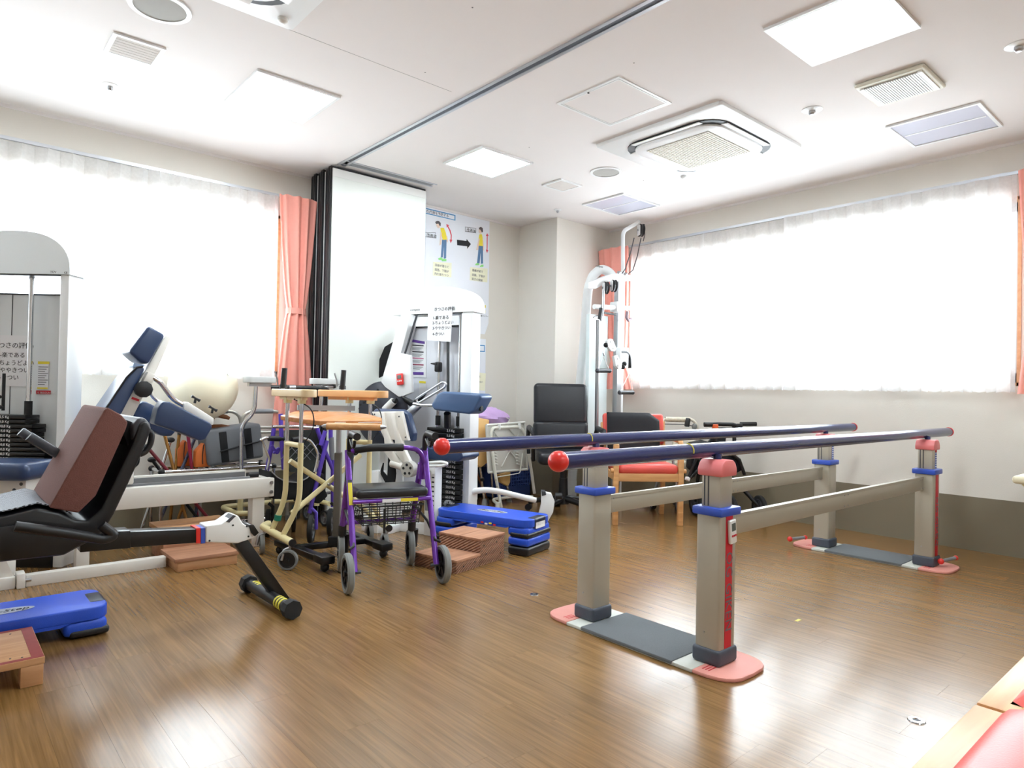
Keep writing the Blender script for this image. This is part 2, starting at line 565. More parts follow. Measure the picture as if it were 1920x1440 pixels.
# windows
SASH = mat('silver_sash', (176, 176, 178), 0.4, 0.4, var=0.03)
REVEAL = wood('window_reveal_wood', (196, 146, 104), (216, 170, 130), 0.5)
GLASS = pane_mat('window_glass')
def window(name, along, a0, a1, base, mull):
    def bbx(g, p0, p1, q0, q1, z0, z1):
        return g.bb(p0, p1, base + q0, base + q1, z0, z1) if along == 'x' else g.bb(base + q0, base + q1, p0, p1, z0, z1)
    g = G()
    for (p0, p1, z0, z1) in ((a0, a0 + 0.02, WZ0, WZ1), (a1 - 0.02, a1, WZ0, WZ1), (a0, a1, WZ0, WZ0 + 0.02), (a0, a1, WZ1 - 0.02, WZ1)):
        bbx(g, p0, p1, -0.006, 0.15, z0, z1)
    w = struct(name, g, REVEAL)
    edges = [a0 + 0.02] + mull + [a1 - 0.02]
    for i, (e0, e1) in enumerate(zip(edges, edges[1:])):
        q = 0.07 + 0.03 * (i % 2)
        f = G()
        bbx(f, e0, e0 + 0.05, q, q + 0.03, WZ0 + 0.02, WZ1 - 0.02)
        bbx(f, e1 - 0.05, e1, q, q + 0.03, WZ0 + 0.02, WZ1 - 0.02)
        bbx(f, e0, e1, q, q + 0.03, WZ0 + 0.02, WZ0 + 0.08)
        bbx(f, e0, e1, q, q + 0.03, WZ1 - 0.08, WZ1 - 0.02)
        sash = part('sash', f, SASH, w)
        p = G(); bbx(p, e0 + 0.05, e1 - 0.05, q + 0.012, q + 0.017, WZ0 + 0.08, WZ1 - 0.08)
        part('pane', p, GLASS, sash)
    return w
window('window_1', 'x', WAX0, WAX1, YA, [-0.75, 0.16, 1.07])
window('window_2', 'y', WBY0, WBY1, XB, [1.80, 2.555, 3.32])

# curtain rails
def rail(a, b, label):
    r = thing('curtain_rail', label, 'curtain rail', a)
    A, B = Vector(a), Vector(b)
    wpart('track', G().beam(A, B, 0.022, 0.02), ALU, r)
    n = 6
    d = (B - A) / n
    wall = Vector((0, 1, 0)) if abs(d.x) > abs(d.y) else Vector((1, 0, 0))
    for k in range(1, n + 1):
        c = A + d * (k - 0.5)
        wpart('bracket', G().beam(c + Vector((0, 0, 0.012)), c + wall * (0.062) + Vector((0, 0, 0.012)), 0.02, 0.006), ALU, r)
rail((-1.9, YA - 0.06, 2.40), (2.15, YA - 0.06, 2.40), 'slim aluminium curtain rail above the window on the left wall')
rail((XB - 0.06, 0.85, 2.40), (XB - 0.06, 4.40, 2.40), 'slim aluminium curtain rail above the window behind the parallel bars')

# sheer curtains
SHEER = sheer_mat('white_sheer_voile', (246, 246, 246), 0.30)
def sheer(along, a0, a1, base, label, pleat=0.125):
    L = a1 - a0
    n = max(2, round(L / pleat))
    z1, z0 = 2.388, 1.030
    def fn(u, v):
        z = z0 + (z1 - z0) * v
        s = math.sin(2 * math.pi * n * u)
        amp = 0.012 + 0.013 * (1 - v) + 0.008 * math.sin(11 * u + 3) * (1 - v)
        q = base + amp * s + 0.006 * math.sin(37 * u)
        p = a0 + L * u + 0.010 * math.sin(4 * math.pi * n * u)
        zz = z + (0.004 * math.sin(5 * math.pi * n * u) if v < 0.02 else 0)
        return Vector((p, q, zz)) if along == 'x' else Vector((q, p, zz))
    t = thing('sheer_curtain', label, 'curtain', fn(0, 0), group='white sheer curtains')
    wpart('voile', G().sheet(fn, n * 8, 14), SHEER, t)
    hem = G().sheet(lambda u, v: fn(u, 0) + Vector((-0.002 if along == 'y' else 0, -0.002 if along == 'x' else 0, 0.0 + 0.055 * v)), n * 8, 1)
    wpart('hem', hem, SHEER, t)
    head = G().sheet(lambda u, v: fn(u, 1) + Vector((-0.002 if along == 'y' else 0, -0.002 if along == 'x' else 0, -0.07 + 0.07 * v)), n * 8, 1)
    wpart('heading_tape', head, SHEER, t)
    return t
sheer('x', -1.62, 1.06, YA - 0.055, 'white sheer curtain behind the leg press on the left wall')
sheer('x', 1.03, 1.93, YA - 0.075, 'white sheer curtain next to the tied pink curtain on the left wall')
sheer('y', 2.54, 4.10, XB - 0.055, 'white sheer curtain beside the tall pulley machine')
sheer('y', 1.06, 2.56, XB - 0.080, 'white sheer curtain above the right end of the parallel bars')

# salmon drapes
def drape(along, c, w, base, z0, z1, ztie, label, depth=0.10, folds=5, top=None, sway=0.0, tie=True):
    top = top or w
    def wid(z):
        if z > ztie:
            t = min(1, (z - ztie) / max(0.3, (z1 - ztie)))
            k = 0.40 + 0.60 * t ** 0.6
            return top * k
        t = min(1, (ztie - z) / max(0.3, ztie - z0))
        return w * (0.40 + 0.55 * t ** 0.7)
    def fn(u, v):
        z = z0 + (z1 - z0) * v
        ww = wid(z)
        a = 2 * math.pi * u
        f = 1 + 0.26 * math.sin(folds * 2 * a + 0.6) + 0.10 * math.sin(folds * 3 * a + 1.7 * v)
        p = c + sway * (1 - v) + math.cos(a) * ww / 2 * (0.9 + 0.1 * f)
        q = base + math.sin(a) * depth / 2 * f
        if v > 0.985:
            z -= 0.004 * math.sin(9 * a)
        return Vector((p, q, z)) if along == 'x' else Vector((q, p, z))
    t = thing('drape_curtain', label, 'curtain', fn(0, 0))
    wpart('drape', G().sheet(fn, 110, 40), SALMON, t)
    if tie:
        def fb(u, v):
            z = ztie - 0.022 + 0.044 * v
            ww = wid(ztie) + 0.014
            a = 2 * math.pi * u
            p = c + sway * (1 - (ztie - z0) / (z1 - z0)) + math.cos(a) * ww / 2
            q = base + math.sin(a) * (depth / 2 * 1.15 + 0.004)
            return Vector((p, q, z)) if along == 'x' else Vector((q, p, z))
        wpart('tieback', G().sheet(fb, 40, 2, 0.003), SALMON, t)
    return t
drape('x', 2.055, 0.34, YA - 0.145, 0.66, 2.385, 1.54, 'long salmon pink curtain tied back beside the folded partition', depth=0.10, top=0.29)
drape('y', 4.25, 0.34, XB - 0.145, 1.02, 2.385, 1.30, 'gathered salmon pink curtain in the corner behind the pulley machine', depth=0.11, top=0.36, sway=-0.10)
drape('y', 0.92, 0.24, XB - 0.145, 1.02, 2.385, 1.50, 'salmon pink curtain at the right end of the window rail', depth=0.10, top=0.24)

# folded-away partition: a stack of panels
PANEL = mat('partition_laminate', (232, 235, 230), 0.38, var=0.01)
def partition(y, k):
    label = 'white partition panel at the front of the folded stack' if k == 0 else 'partition panel edge showing in the folded stack, %s behind the front panel' % ('first', 'second', 'third', 'fourth', 'fifth')[k - 1]
    dx = 0.012 * (k % 2)
    t = thing('partition_panel', label, 'partition', (2.6, y, 0), group='folded partition panels')
    xa, xb = 2.19 + dx, 3.005
    wpart('leaf', G().bb(xa + 0.006, xb, y, y + 0.05, 0.02, 2.585), PANEL, t)
    wpart('edge_seal', G().bb(xa - 0.012, xa + 0.006, y + 0.006, y + 0.022, 0.02, 2.59, 0.003), BLACK, t)
    wpart('edge_seal', G().bb(xa - 0.012, xa + 0.006, y + 0.030, y + 0.046, 0.02, 2.59, 0.003), BLACK, t)
    wpart('edge_strip', G().bb(xa - 0.002, xa + 0.006, y + 0.022, y + 0.030, 0.02, 2.585), ALU, t)
    wpart('top_seal', G().bb(xa - 0.008, xb, y + 0.004, y + 0.046, 2.585, 2.600), BLACK, t)
    wpart('bottom_seal', G().bb(xa - 0.008, xb, y + 0.008, y + 0.042, 0.0, 0.02), BLACK, t)
    if k == 0:
        wpart('top_rail', G().bb(xa + 0.004, xb + 0.002, y - 0.003, y, 2.525, 2.585), WHITE_P, t)
        wpart('corner_post', G().bb(xb, xb + 0.006, y, y + 0.05, 0.02, 2.585), ALU, t)
for k in range(6):
    partition(4.54 + 0.062 * k, k)
# ================================================================ ceiling fittings
GLOW = glow_mat('lit_diffuser', (236, 249, 255), W_PANEL)
LENS = mat('unlit_acrylic_diffuser', (206, 208, 222), 0.12, var=0.02)
def troffer(x0, x1, y0, y1, lit, label):
    t = thing('ceiling_light', label, 'ceiling light', ((x0 + x1) / 2, (y0 + y1) / 2, H), group='square ceiling lights')
    f = 0.018
    g = G().bb(x0, x1, y0, y0 + f, H - 0.012, H).bb(x0, x1, y1 - f, y1, H - 0.012, H).bb(x0, x0 + f, y0 + f, y1 - f, H - 0.012, H).bb(x1 - f, x1, y0 + f, y1 - f, H - 0.012, H)
    wpart('frame', g, WHITE, t)
    if lit:
        wpart('diffuser', G().bb(x0 + f, x1 - f, y0 + f, y1 - f, H - 0.010, H - 0.002), GLOW, t)
    else:
        wpart('diffuser', G().bb(x0 + f, x1 - f, y0 + f, y1 - f, H - 0.006, H - 0.002), LENS, t)
        xm = (x0 + x1) / 2
        wpart('tube', G().bb(xm - 0.007, xm + 0.007, y0 + 0.03, y1 - 0.03, H - 0.008, H - 0.006), WHITE, t)
    return t
troffer(1.245, 1.712, 3.465, 3.97, True, 'lit square ceiling light above the leg press')
troffer(2.755, 3.215, 3.49, 3.95, True, 'lit square ceiling light in front of the folded partition')
troffer(2.77, 3.245, 1.03, 1.51, True, 'large lit square ceiling light at the top right')
troffer(4.30, 4.77, 1.07, 1.55, False, 'unlit square ceiling light nearest the right wall window')
troffer(4.235, 4.725, 3.505, 3.965, False, 'unlit square ceiling light above the tall pulley machine')
troffer(1.245, 1.712, 1.03, 1.51, True, 'unseen fill panel added to the ceiling overhead near the viewer')  # added out of view as fill light from the camera side
troffer(1.245, 1.712, -1.5, -1.02, True, 'unseen fill panel added to the ceiling far behind the viewer')  # another added panel, unseen, brightens surfaces that face the viewer
troffer(2.77, 3.245, -1.5, -1.02, True, 'unseen fill panel added to the ceiling behind the red benches')  # last added panel, never in view, for front fill

def rrect(cx, cy, hx, hy, r, z, n=6):
    pts = []
    for (sx, sy, a0) in ((1, 1, 0), (-1, 1, 90), (-1, -1, 180), (1, -1, 270)):
        for k in range(n + 1):
            a = math.radians(a0 + 90 * k / n)
            pts.append(Vector((cx + sx * (hx - r) + r * math.cos(a), cy + sy * (hy - r) + r * math.sin(a), z)))
    return pts
def cassette(x0, x1, y0, y1, label):
    cx, cy, hx, hy = (x0 + x1) / 2, (y0 + y1) / 2, (x1 - x0) / 2, (y1 - y0) / 2
    t = thing('air_conditioner', label, 'air conditioner', (cx, cy, H), group='ceiling air conditioners')
    wpart('panel', G().prism(rrect(cx, cy, hx, hy, 0.02, H - 0.022), (0, 0, 0.022), 0.004), WHITE, t)
    wpart('slot_rim', G().prism(rrect(cx, cy, hx * 0.79, hy * 0.79, 0.17, H - 0.028), (0, 0, 0.008)), mat('slot_black', (22, 22, 25), 0.5), t)
    for (dx, dy, w, d) in ((0, 1, 1, 0), (0, -1, 1, 0), (1, 0, 0, 1), (-1, 0, 0, 1)):
        c = Vector((cx + dx * hx * 0.735, cy + dy * hy * 0.735, H - 0.031))
        wpart('louver', G().box(c, (0.50 if w else 0.045, 0.50 if d else 0.045, 0.006), rotm(x=-8 * dy, y=8 * dx), 0.002), WHITE, t)
    wpart('inlet_plate', G().prism(rrect(cx, cy, hx * 0.69, hy * 0.69, 0.13, H - 0.042), (0, 0, 0.016), 0.005), WHITE, t)
    GR = mat('grille_cream', (224, 220, 208), 0.6)
    gr = wpart('grille', G().bb(cx - hx * 0.5, cx + hx * 0.5, cy - hy * 0.5, cy + hy * 0.5, H - 0.0445, H - 0.042), mat('grille_recess', (186, 182, 172), 0.7), t)
    n = 26
    for i in range(n):
        yy = cy - hy * 0.5 + hy * (i + 0.5) / n
        wpart('slat', G().bb(cx - hx * 0.5, cx + hx * 0.5, yy - 0.0055, yy + 0.0055, H - 0.048, H - 0.0445), GR, gr)
    for i in range(9):
        xx = cx - hx * 0.5 + hx * (i + 0.5) / 9
        wpart('rib', G().bb(xx - 0.002, xx + 0.002, cy - hy * 0.5, cy + hy * 0.5, H - 0.049, H - 0.0445), GR, gr)
    wpart('sensor', G().lathe([(0.024, 0), (0.022, -0.012), (0.012, -0.02), (0, -0.021)], (x1 - 0.07, y1 - 0.07, H - 0.022), n=16), WHITE_P, t)
cassette(3.275, 4.245, 2.03, 2.955, 'white ceiling cassette air conditioner above the parallel bars')
cassette(0.26, 1.21, 2.02, 2.95, 'white ceiling cassette air conditioner cut off at the top edge')

def hatch():
    x0, x1, y0, y1 = 2.652, 3.11, 2.237, 2.69
    t = thing('access_hatch', 'flush ceiling access hatch with a thin white frame', 'hatch', ((x0 + x1) / 2, (y0 + y1) / 2, H))
    g = G()
    for (a, b, c, d) in ((x0, x1, y0, y0 + 0.014), (x0, x1, y1 - 0.014, y1), (x0, x0 + 0.014, y0 + .014, y1 - .014), (x1 - 0.014, x1, y0 + .014, y1 - .014)):
        g.bb(a, b, c, d, H - 0.005, H)
    wpart('frame', g, WHITE, t)
    g = G(); e = 0.018
    for (a, b, c, d) in ((x0 + e, x1 - e, y0 + e, y0 + e + .008), (x0 + e, x1 - e, y1 - e - .008, y1 - e), (x0 + e, x0 + e + .008, y0 + e + .008, y1 - e - .008), (x1 - e - .008, x1 - e, y0 + e + .008, y1 - e - .008)):
        g.bb(a, b, c, d, H - 0.005, H)
    wpart('lid_edge', g, WHITE, t)
    wpart('lid', G().bb(x0 + 0.026, x1 - 0.026, y0 + 0.026, y1 - 0.026, H - 0.003, H), CEILM, t)
    wpart('latch', G().cyl((x0 + 0.022, 2.47, H - 0.008), (x0 + 0.022, 2.47, H - 0.003), 0.006, n=10), BLACK, t)
hatch()

def louver_vent(x0, x1, y0, y1, label, along='x', n=7):
    t = thing('air_vent', label, 'vent', ((x0 + x1) / 2, (y0 + y1) / 2, H), group='ceiling louvre vents')
    f = 0.018
    g = G()
    for (a, b, c, d) in ((x0, x1, y0, y0 + f), (x0, x1, y1 - f, y1), (x0, x0 + f, y0 + f, y1 - f), (x1 - f, x1, y0 + f, y1 - f)):
        g.bb(a, b, c, d, H - 0.010, H)
    wpart('frame', g, WHITE, t)
    wpart('duct', G().bb(x0 + f, x1 - f, y0 + f, y1 - f, H - 0.002, H), mat('duct_shadow', (128, 122, 116), 0.8), t)
    for i in range(n):
        yy = y0 + f + (y1 - y0 - 2 * f) * (i + 0.5) / n
        wpart('slat', G().box(((x0 + x1) / 2, yy, H - 0.007), (x1 - x0 - 2 * f, 0.017, 0.003), rotm(x=-14)), mat('slat_grey', (216, 210, 204), 0.6), t)
louver_vent(0.615, 0.84, 3.565, 3.80, 'small louvred ceiling vent beside the round speaker at top left')
louver_vent(3.615, 3.85, 3.605, 3.82, 'small louvred ceiling vent near the folded partition')
def exhaust():
    x0, x1, y0, y1 = 3.61, 3.945, 1.13, 1.46
    t = thing('exhaust_fan_cover', 'raised square exhaust fan cover with fine grille', 'vent', ((x0 + x1) / 2, (y0 + y1) / 2, H))
    cx, cy = (x0 + x1) / 2, (y0 + y1) / 2
    pts0 = [Vector((x, y, H)) for x, y in ((x0, y0), (x1, y0), (x1, y1), (x0, y1))]
    g = G(); g.bb(x0, x1, y0, y1, H - 0.022, H, 0.012, 3)
    wpart('cover', g, mat('ivory_plastic', (226, 224, 208), 0.5), t)
    wpart('face', G().bb(x0 + .035, x1 - .035, y0 + .035, y1 - .035, H - 0.026, H - 0.02), mat('face_shadow', (150, 150, 146), 0.7), t)
    for i in range(22):
        yy = y0 + 0.04 + (y1 - y0 - 0.08) * (i + 0.5) / 22
        wpart('slat', G().bb(x0 + .037, x1 - .037, yy - 0.0038, yy + 0.0038, H - 0.030, H - 0.026), WHITE_P, t)
    wpart('face_edge', G().bb(x0 + .033, x1 - .033, y0 + .02, y0 + .04, H - 0.030, H - 0.02), WHITE_P, t)
    wpart('face_edge', G().bb(x0 + .033, x1 - .033, y1 - .04, y1 - .02, H - 0.030, H - 0.02), WHITE_P, t)
exhaust()
def speaker(x, y, r, label):
    t = thing('ceiling_speaker', label, 'speaker', (x, y, H), group='round ceiling speakers')
    wpart('ring', G().lathe([(r * 0.84, 0), (r * 0.84, -0.007), (r, -0.006), (r, 0), (r * 0.84, 0)], (x, y, H), n=40), WHITE, t)
    wpart('mesh', G().lathe([(r * 0.85, -0.003), (r * 0.5, -0.006), (0, -0.007)], (x, y, H), n=40), mat('speaker_mesh', (188, 186, 180), 0.7, bump=0.6, bscale=900), t)
speaker(0.725, 3.20, 0.125, 'round grey ceiling speaker cut off at the top left edge')
speaker(3.745, 3.27, 0.115, 'round grey ceiling speaker beside the cassette air conditioner')
def detector(x, y, r, label, lens):
    t = thing('ceiling_sensor', label, 'ceiling fitting', (x, y, H), group='small round ceiling fittings')
    wpart('rosette', G().lathe([(r, 0), (r, -0.003), (r * 0.6, -0.010), (0, -0.010)], (x, y, H), n=28), WHITE, t)
    wpart('head', G().lathe([(r * 0.35, -0.010), (r * 0.35, -0.022), (r * 0.2, -0.03), (0, -0.03)], (x, y, H), n=16), lens, t)
detector(0.72, 4.22, 0.040, 'small round sprinkler rosette over the left wall', STEEL)
detector(4.215, 4.24, 0.034, 'small round sprinkler rosette near the corner pillar', STEEL)
detector(3.76, 1.745, 0.055, 'round white downlight between exhaust cover and air conditioner', STEEL)
detector(3.75, 0.785, 0.055, 'round white downlight at the far right edge', STEEL)
# ================================================================ parallel bars
def parallel_bars():
    t = thing('parallel_bars', 'walking parallel bars with navy handrails and champagne posts', 'parallel bars', (3.3, 1.645, 0))
    MATGREY = mat('grey_nonslip_mat', (112, 116, 120), 0.9, var=0.12, scale=200, bump=0.5, bscale=900)
    BASEW = mat('base_offwhite', (206, 208, 200), 0.5)
    BOOT = mat('slate_rubber_boot', (70, 76, 88), 0.5, var=0.15)
    YR, YL = 1.358, 1.936
    CY = (YR + YL) / 2
    for bx, far in ((2.035, False), (4.275, True)):
        xa, xb = bx, bx + 0.285
        cx = (xa + xb) / 2
        base = wpart('base_plate', G().bb(xa, xb, CY - 0.305, CY + 0.305, 0, 0.014, 0.004), BASEW, t)
        wpart('tread_mat', G().bb(xa - 0.004, xb + 0.004, CY - 0.222, CY + 0.222, 0.004, 0.019, 0.005), MATGREY, base)
        for s in (-1, 1):
            pts = []
            hw = (xb - xa) / 2
            for k in range(13):
                a = math.pi * k / 12
                pts.append(Vector((cx - hw * math.copysign(abs(math.cos(a)) ** 0.55, math.cos(a)), CY + s * (0.305 + 0.155 * math.sin(a) ** 0.7), 0)))
            lip = wpart('end_plate', G().prism(pts, (0, 0, 0.015), 0.005), PINKPALE, base)
            for j in range(3):
                wpart('mark', G().bb(cx - 0.11, cx - 0.06, CY + s * (0.325 + j * 0.012), CY + s * (0.329 + j * 0.012), 0.015, 0.0158), REDS, base)
    for px_, far in ((2.172, False), (4.405, True)):
        for py_, rt in ((YR - 0.020, True), (YL - 0.010, False)):
            w, d = 0.108, 0.098
            post = wpart('post', G().bb(px_ - w / 2, px_ + w / 2, py_ - d / 2, py_ + d / 2, 0.015, 0.548, 0.010, 3), TAUPE, t)
            wpart('boot', G().bb(px_ - w / 2 - 0.008, px_ + w / 2 + 0.008, py_ - d / 2 - 0.008, py_ + d / 2 + 0.008, 0.014, 0.072, 0.012, 3), BOOT, post)
            wpart('collar', G().bb(px_ - w / 2 - 0.012, px_ + w / 2 + 0.012, py_ - d / 2 - 0.012, py_ + d / 2 + 0.012, 0.543, 0.573, 0.006, 2), BLUEP, post)
            wpart('inner_post', G().bb(px_ - 0.042, px_ + 0.042, py_ - 0.038, py_ + 0.038, 0.55, 0.695, 0.006, 2), TAUPE, post)
            for q in (-0.006, 0.010):
                wpart('groove', G().bb(px_ - 0.0425, px_ - 0.041, py_ + 0.012 + q, py_ + 0.017 + q, 0.575, 0.685), DGREY, post)
            c = G()
            prof = [(-0.052, 0.683), (0.052, 0.683), (0.053, 0.708), (0.042, 0.730), (0.026, 0.742), (-0.026, 0.742), (-0.042, 0.730), (-0.053, 0.708)]
            c.prism([Vector((px_ + a, py_ - 0.050, z)) for a, z in prof], (0, 0.100, 0), 0.006)
            wpart('cap', c, PINKP, post)
            wpart('stem', G().cyl((px_, py_, 0.725), (px_, py_, 0.760), 0.015), NAVYBAR, post)
            wpart('screw', G().cyl((px_ - w / 2 - 0.002, py_ + 0.01, 0.125), (px_ - w / 2 + 0.002, py_ + 0.01, 0.125), 0.004, n=10), STEEL, post)
            if rt:
                yf = py_ - d / 2
                strip = wpart('stripe', G().bb(px_ - 0.018, px_ + 0.026, yf - 0.0012, yf + 0.002, 0.072, 0.543), REDS, post)
                lettering('OG GIKEN', 0.060, (px_ - 0.014, yf - 0.0016, 0.415), (0, 0, -1), (1, 0, 0), mat('stripe_grey', (112, 106, 112), 0.6), post)
            if far:
                yf = py_ - 0.038
                wpart('scale_strip', G().bb(px_ + 0.004, px_ + 0.030, yf - 0.001, yf + 0.001, 0.578, 0.682), mat('scale_blue', (72, 100, 176), 0.5), post)
                for j in range(7):
                    wpart('scale_mark', G().bb(px_ + 0.006, px_ + 0.028, yf - 0.0016, yf, 0.584 + j * 0.013, 0.589 + j * 0.013), INKW, post)
                wpart('scale_mark', G().bb(px_ + 0.004, px_ + 0.030, yf - 0.0016, yf, 0.670, 0.682), REDS, post)
    for py_ in (YR, YL):
        bm_ = wpart('lower_beam', G().bb(2.222, 4.355, py_ - 0.016, py_ + 0.016, 0.450, 0.526, 0.002), TAUPE, t)
        for x in (2.25, 2.29, 3.28, 3.32, 4.30, 4.34):
            for z in (0.462, 0.514):
                wpart('rivet', G().cyl((x, py_ - 0.018, z), (x, py_ - 0.015, z), 0.004, n=8), STEEL, bm_)
        wpart('beam_lip', G().bb(2.222, 4.355, py_ - 0.018, py_ - 0.014, 0.515, 0.528), TAUPE, bm_)
        bar = wpart('handrail', G().cyl((1.385, py_, 0.774), (4.855, py_, 0.774), 0.0265, n=28), NAVYBAR, t)
        wpart('end_ball', G().ball((1.372, py_, 0.774), 0.031), REDP, bar)
        wpart('end_cap', G().lathe([(0.029, 0), (0.029, 0.010), (0.022, 0.018), (0, 0.019)], (4.848, py_, 0.774), (1, 0, 0)), REDP, bar)
        m = 2.01 if py_ == YR else 2.13
        wpart('tape_mark', G().tube([(m + 0.004 * math.sin(a), py_ + 0.027 * math.cos(a), 0.774 + 0.027 * math.sin(a)) for a in [math.pi * (0.45 + 0.6 * k / 10) for k in range(11)]], 0.0025, 6), mat('tape_mustard', (196, 182, 60), 0.6), bar)
    for (a, b) in (((4.40, 1.262, 0.048), (4.535, 1.225, 0.055)), ((4.36, 2.03, 0.055), (4.24, 2.075, 0.052))):
        a, b = Vector(a), Vector(b)
        lv = wpart('lock_lever', G().cyl(a, b, 0.010), MGREY, t)
        wpart('lever_tip', G().ball(a if a.y < 1.6 else b, 0.017, n=16), REDP, lv)
        d = (b - a).normalized()
        e = b if a.y < 1.6 else a
        wpart('lever_tip', G().ball(e, 0.014, n=16), REDP, lv)
parallel_bars()

def kitchen_timer(name, label, c, xd, ud, w, h, body, keys, mount=None):
    xd, ud = Vector(xd).normalized(), Vector(ud).normalized()
    nd = xd.cross(ud)
    t = thing(name, label, 'timer', c)
    R = Matrix((xd, ud, nd)).transposed()
    c = Vector(c)
    wpart('case', G().box(c, (w, h, 0.014), R, 0.005, 3), body, t)
    wpart('display', G().box(c + ud * h * 0.20 + nd * 0.007, (w * 0.62, h * 0.32, 0.002), R), mat('lcd_grey', (92, 100, 96), 0.25), t)
    for k in range(3):
        q = c - ud * h * (0.16) + xd * w * 0.26 * (k - 1) + nd * 0.006
        wpart('button', G().cyl(q, q + nd * 0.003, w * 0.10, n=12), keys, t)
    return t
kitchen_timer('kitchen_timer', 'white kitchen timer stuck on the red stripe of the nearest post', (2.182, 1.338 - 0.049 - 0.0085, 0.487), (1, 0, 0.10), (-0.10, 0, 1), 0.040, 0.086, WHITE_P, REDS)

# ---------------------------------------------------------------- red benches and side table
def bench(x0, x1, label, front=False):
    y1 = 0.372
    t = thing('bench', label, 'bench', ((x0 + x1) / 2, 0.10, 0), group='red padded benches')
    fr = G()
    wpart('seat_frame', fr.bb(x0 + 0.003, x1 - 0.003, -0.20, y1, 0.362, 0.40, 0.004), BEECH, t)
    # padded seat
    cx0, cx1 = x0 + 0.045, x1 - 0.010
    def fn(u, v):
        a = abs(2 * u - 1); b = abs(2 * v - 1)
        z = 0.40 + 0.048 * (1 - a ** 6) ** 0.5 * (1 - b ** 8) ** 0.5
        return Vector((cx0 + (cx1 - cx0) * u, -0.185 + (0.328 + 0.185) * v, z))
    g = G().sheet(fn, 30, 26)
    wpart('seat_pad', g, CORAL, t)
    for (lx, ly) in ((x0 + 0.05, -0.15), (x1 - 0.05, -0.15), (x0 + 0.05, y1 - 0.05), (x1 - 0.05, y1 - 0.05)):
        wpart('leg', G().bb(lx - 0.022, lx + 0.022, ly - 0.022, ly + 0.022, 0, 0.363, 0.004), BEECH, t)
bench(0.96, 1.503, 'red padded wooden bench nearest the viewer at bottom right')
bench(1.508, 2.06, 'red padded wooden bench at the right edge behind the nearest bench')
def side_table():
    t = thing('treatment_table', 'cream padded table edge at the right border of the room', 'table', (4.75, 0.50, 0))
    wpart('top', G().bb(4.06, 5.05, 0.15, 0.862, 0.565, 0.605, 0.016, 4), mat('cream_vinyl', (222, 212, 182), 0.4), t)
    pts = [Vector((4.13, 0.845, 0.567)), Vector((4.13, 0.80, 0.52)), Vector((4.13, 0.76, 0.47)), Vector((4.13, 0.25, 0.47)), Vector((4.13, 0.16, 0.567))]
    wpart('apron', G().prism(pts, (0.86, 0, 0), 0.004), mat('cream_panel', (206, 190, 146), 0.5), t)
    wpart('shelf', G().bb(4.14, 4.98, 0.20, 0.815, 0.405, 0.44, 0.012, 3), WHITE_P, t)
    for lx in (4.20, 4.92):
        for ly in (0.30, 0.74):
            wpart('leg', G().bb(lx - 0.025, lx + 0.025, ly - 0.025, ly + 0.025, 0, 0.475, 0.004), WHITE_P, t)
side_table()

# ---------------------------------------------------------------- floor sockets and tape
fs = thing('floor_socket', 'small chrome floor socket ring near the red benches', 'floor socket', (2.275, 0.712, 0))
part('ring', G().lathe([(0.010, 0), (0.012, 0.004), (0.022, 0.004), (0.025, 0), (0.010, 0)], (0, 0, 0)), CHROME, fs)
part('hole', G().lathe([(0.011, 0), (0.011, 0.0015), (0, 0.0015)], (0, 0, 0)), BLACK, fs)
fs2 = thing('floor_socket', 'small round floor socket in the middle of the floor', 'floor socket', (2.22, 2.345, 0))
part('ring', G().lathe([(0.008, 0), (0.009, 0.003), (0.019, 0.003), (0.021, 0), (0.008, 0)], (0, 0, 0)), CHROME, fs2)
part('hole', G().lathe([(0.009, 0), (0.009, 0.001), (0, 0.001)], (0, 0, 0)), BLACK, fs2)
single('floor_tape', G().bb(2.865, 2.90, 1.362, 1.376, 0, 0.0008), mat('tape_yellow', (214, 200, 90), 0.6), 'scrap of yellow tape on the floor between the bar posts', 'tape', (2.88, 1.37, 0))
# ================================================================ leg press with weight tower (left)
def wpoly(pp, **k):
    return [P(x, y, **k) for x, y in pp]

def plates(t, u0, u1, z1, step, n, labels, y0, y1, tx, tsize, wid=None, name='weight_plate'):
    for k in range(n):
        a, b = (u0, u1) if wid is None else (u0, wid[k])
        z = z1 - k * step
        p = part(name, G().bb(a, b, y0, y1, z - step * 0.86, z, 0.004), BLACKM, t)
        if labels and k < len(labels):
            lettering(labels[k], tsize, (tx, y0 - 0.0006, z - step * 0.72), (1, 0, 0), (0, 0, 1), INKW, p, world=False)

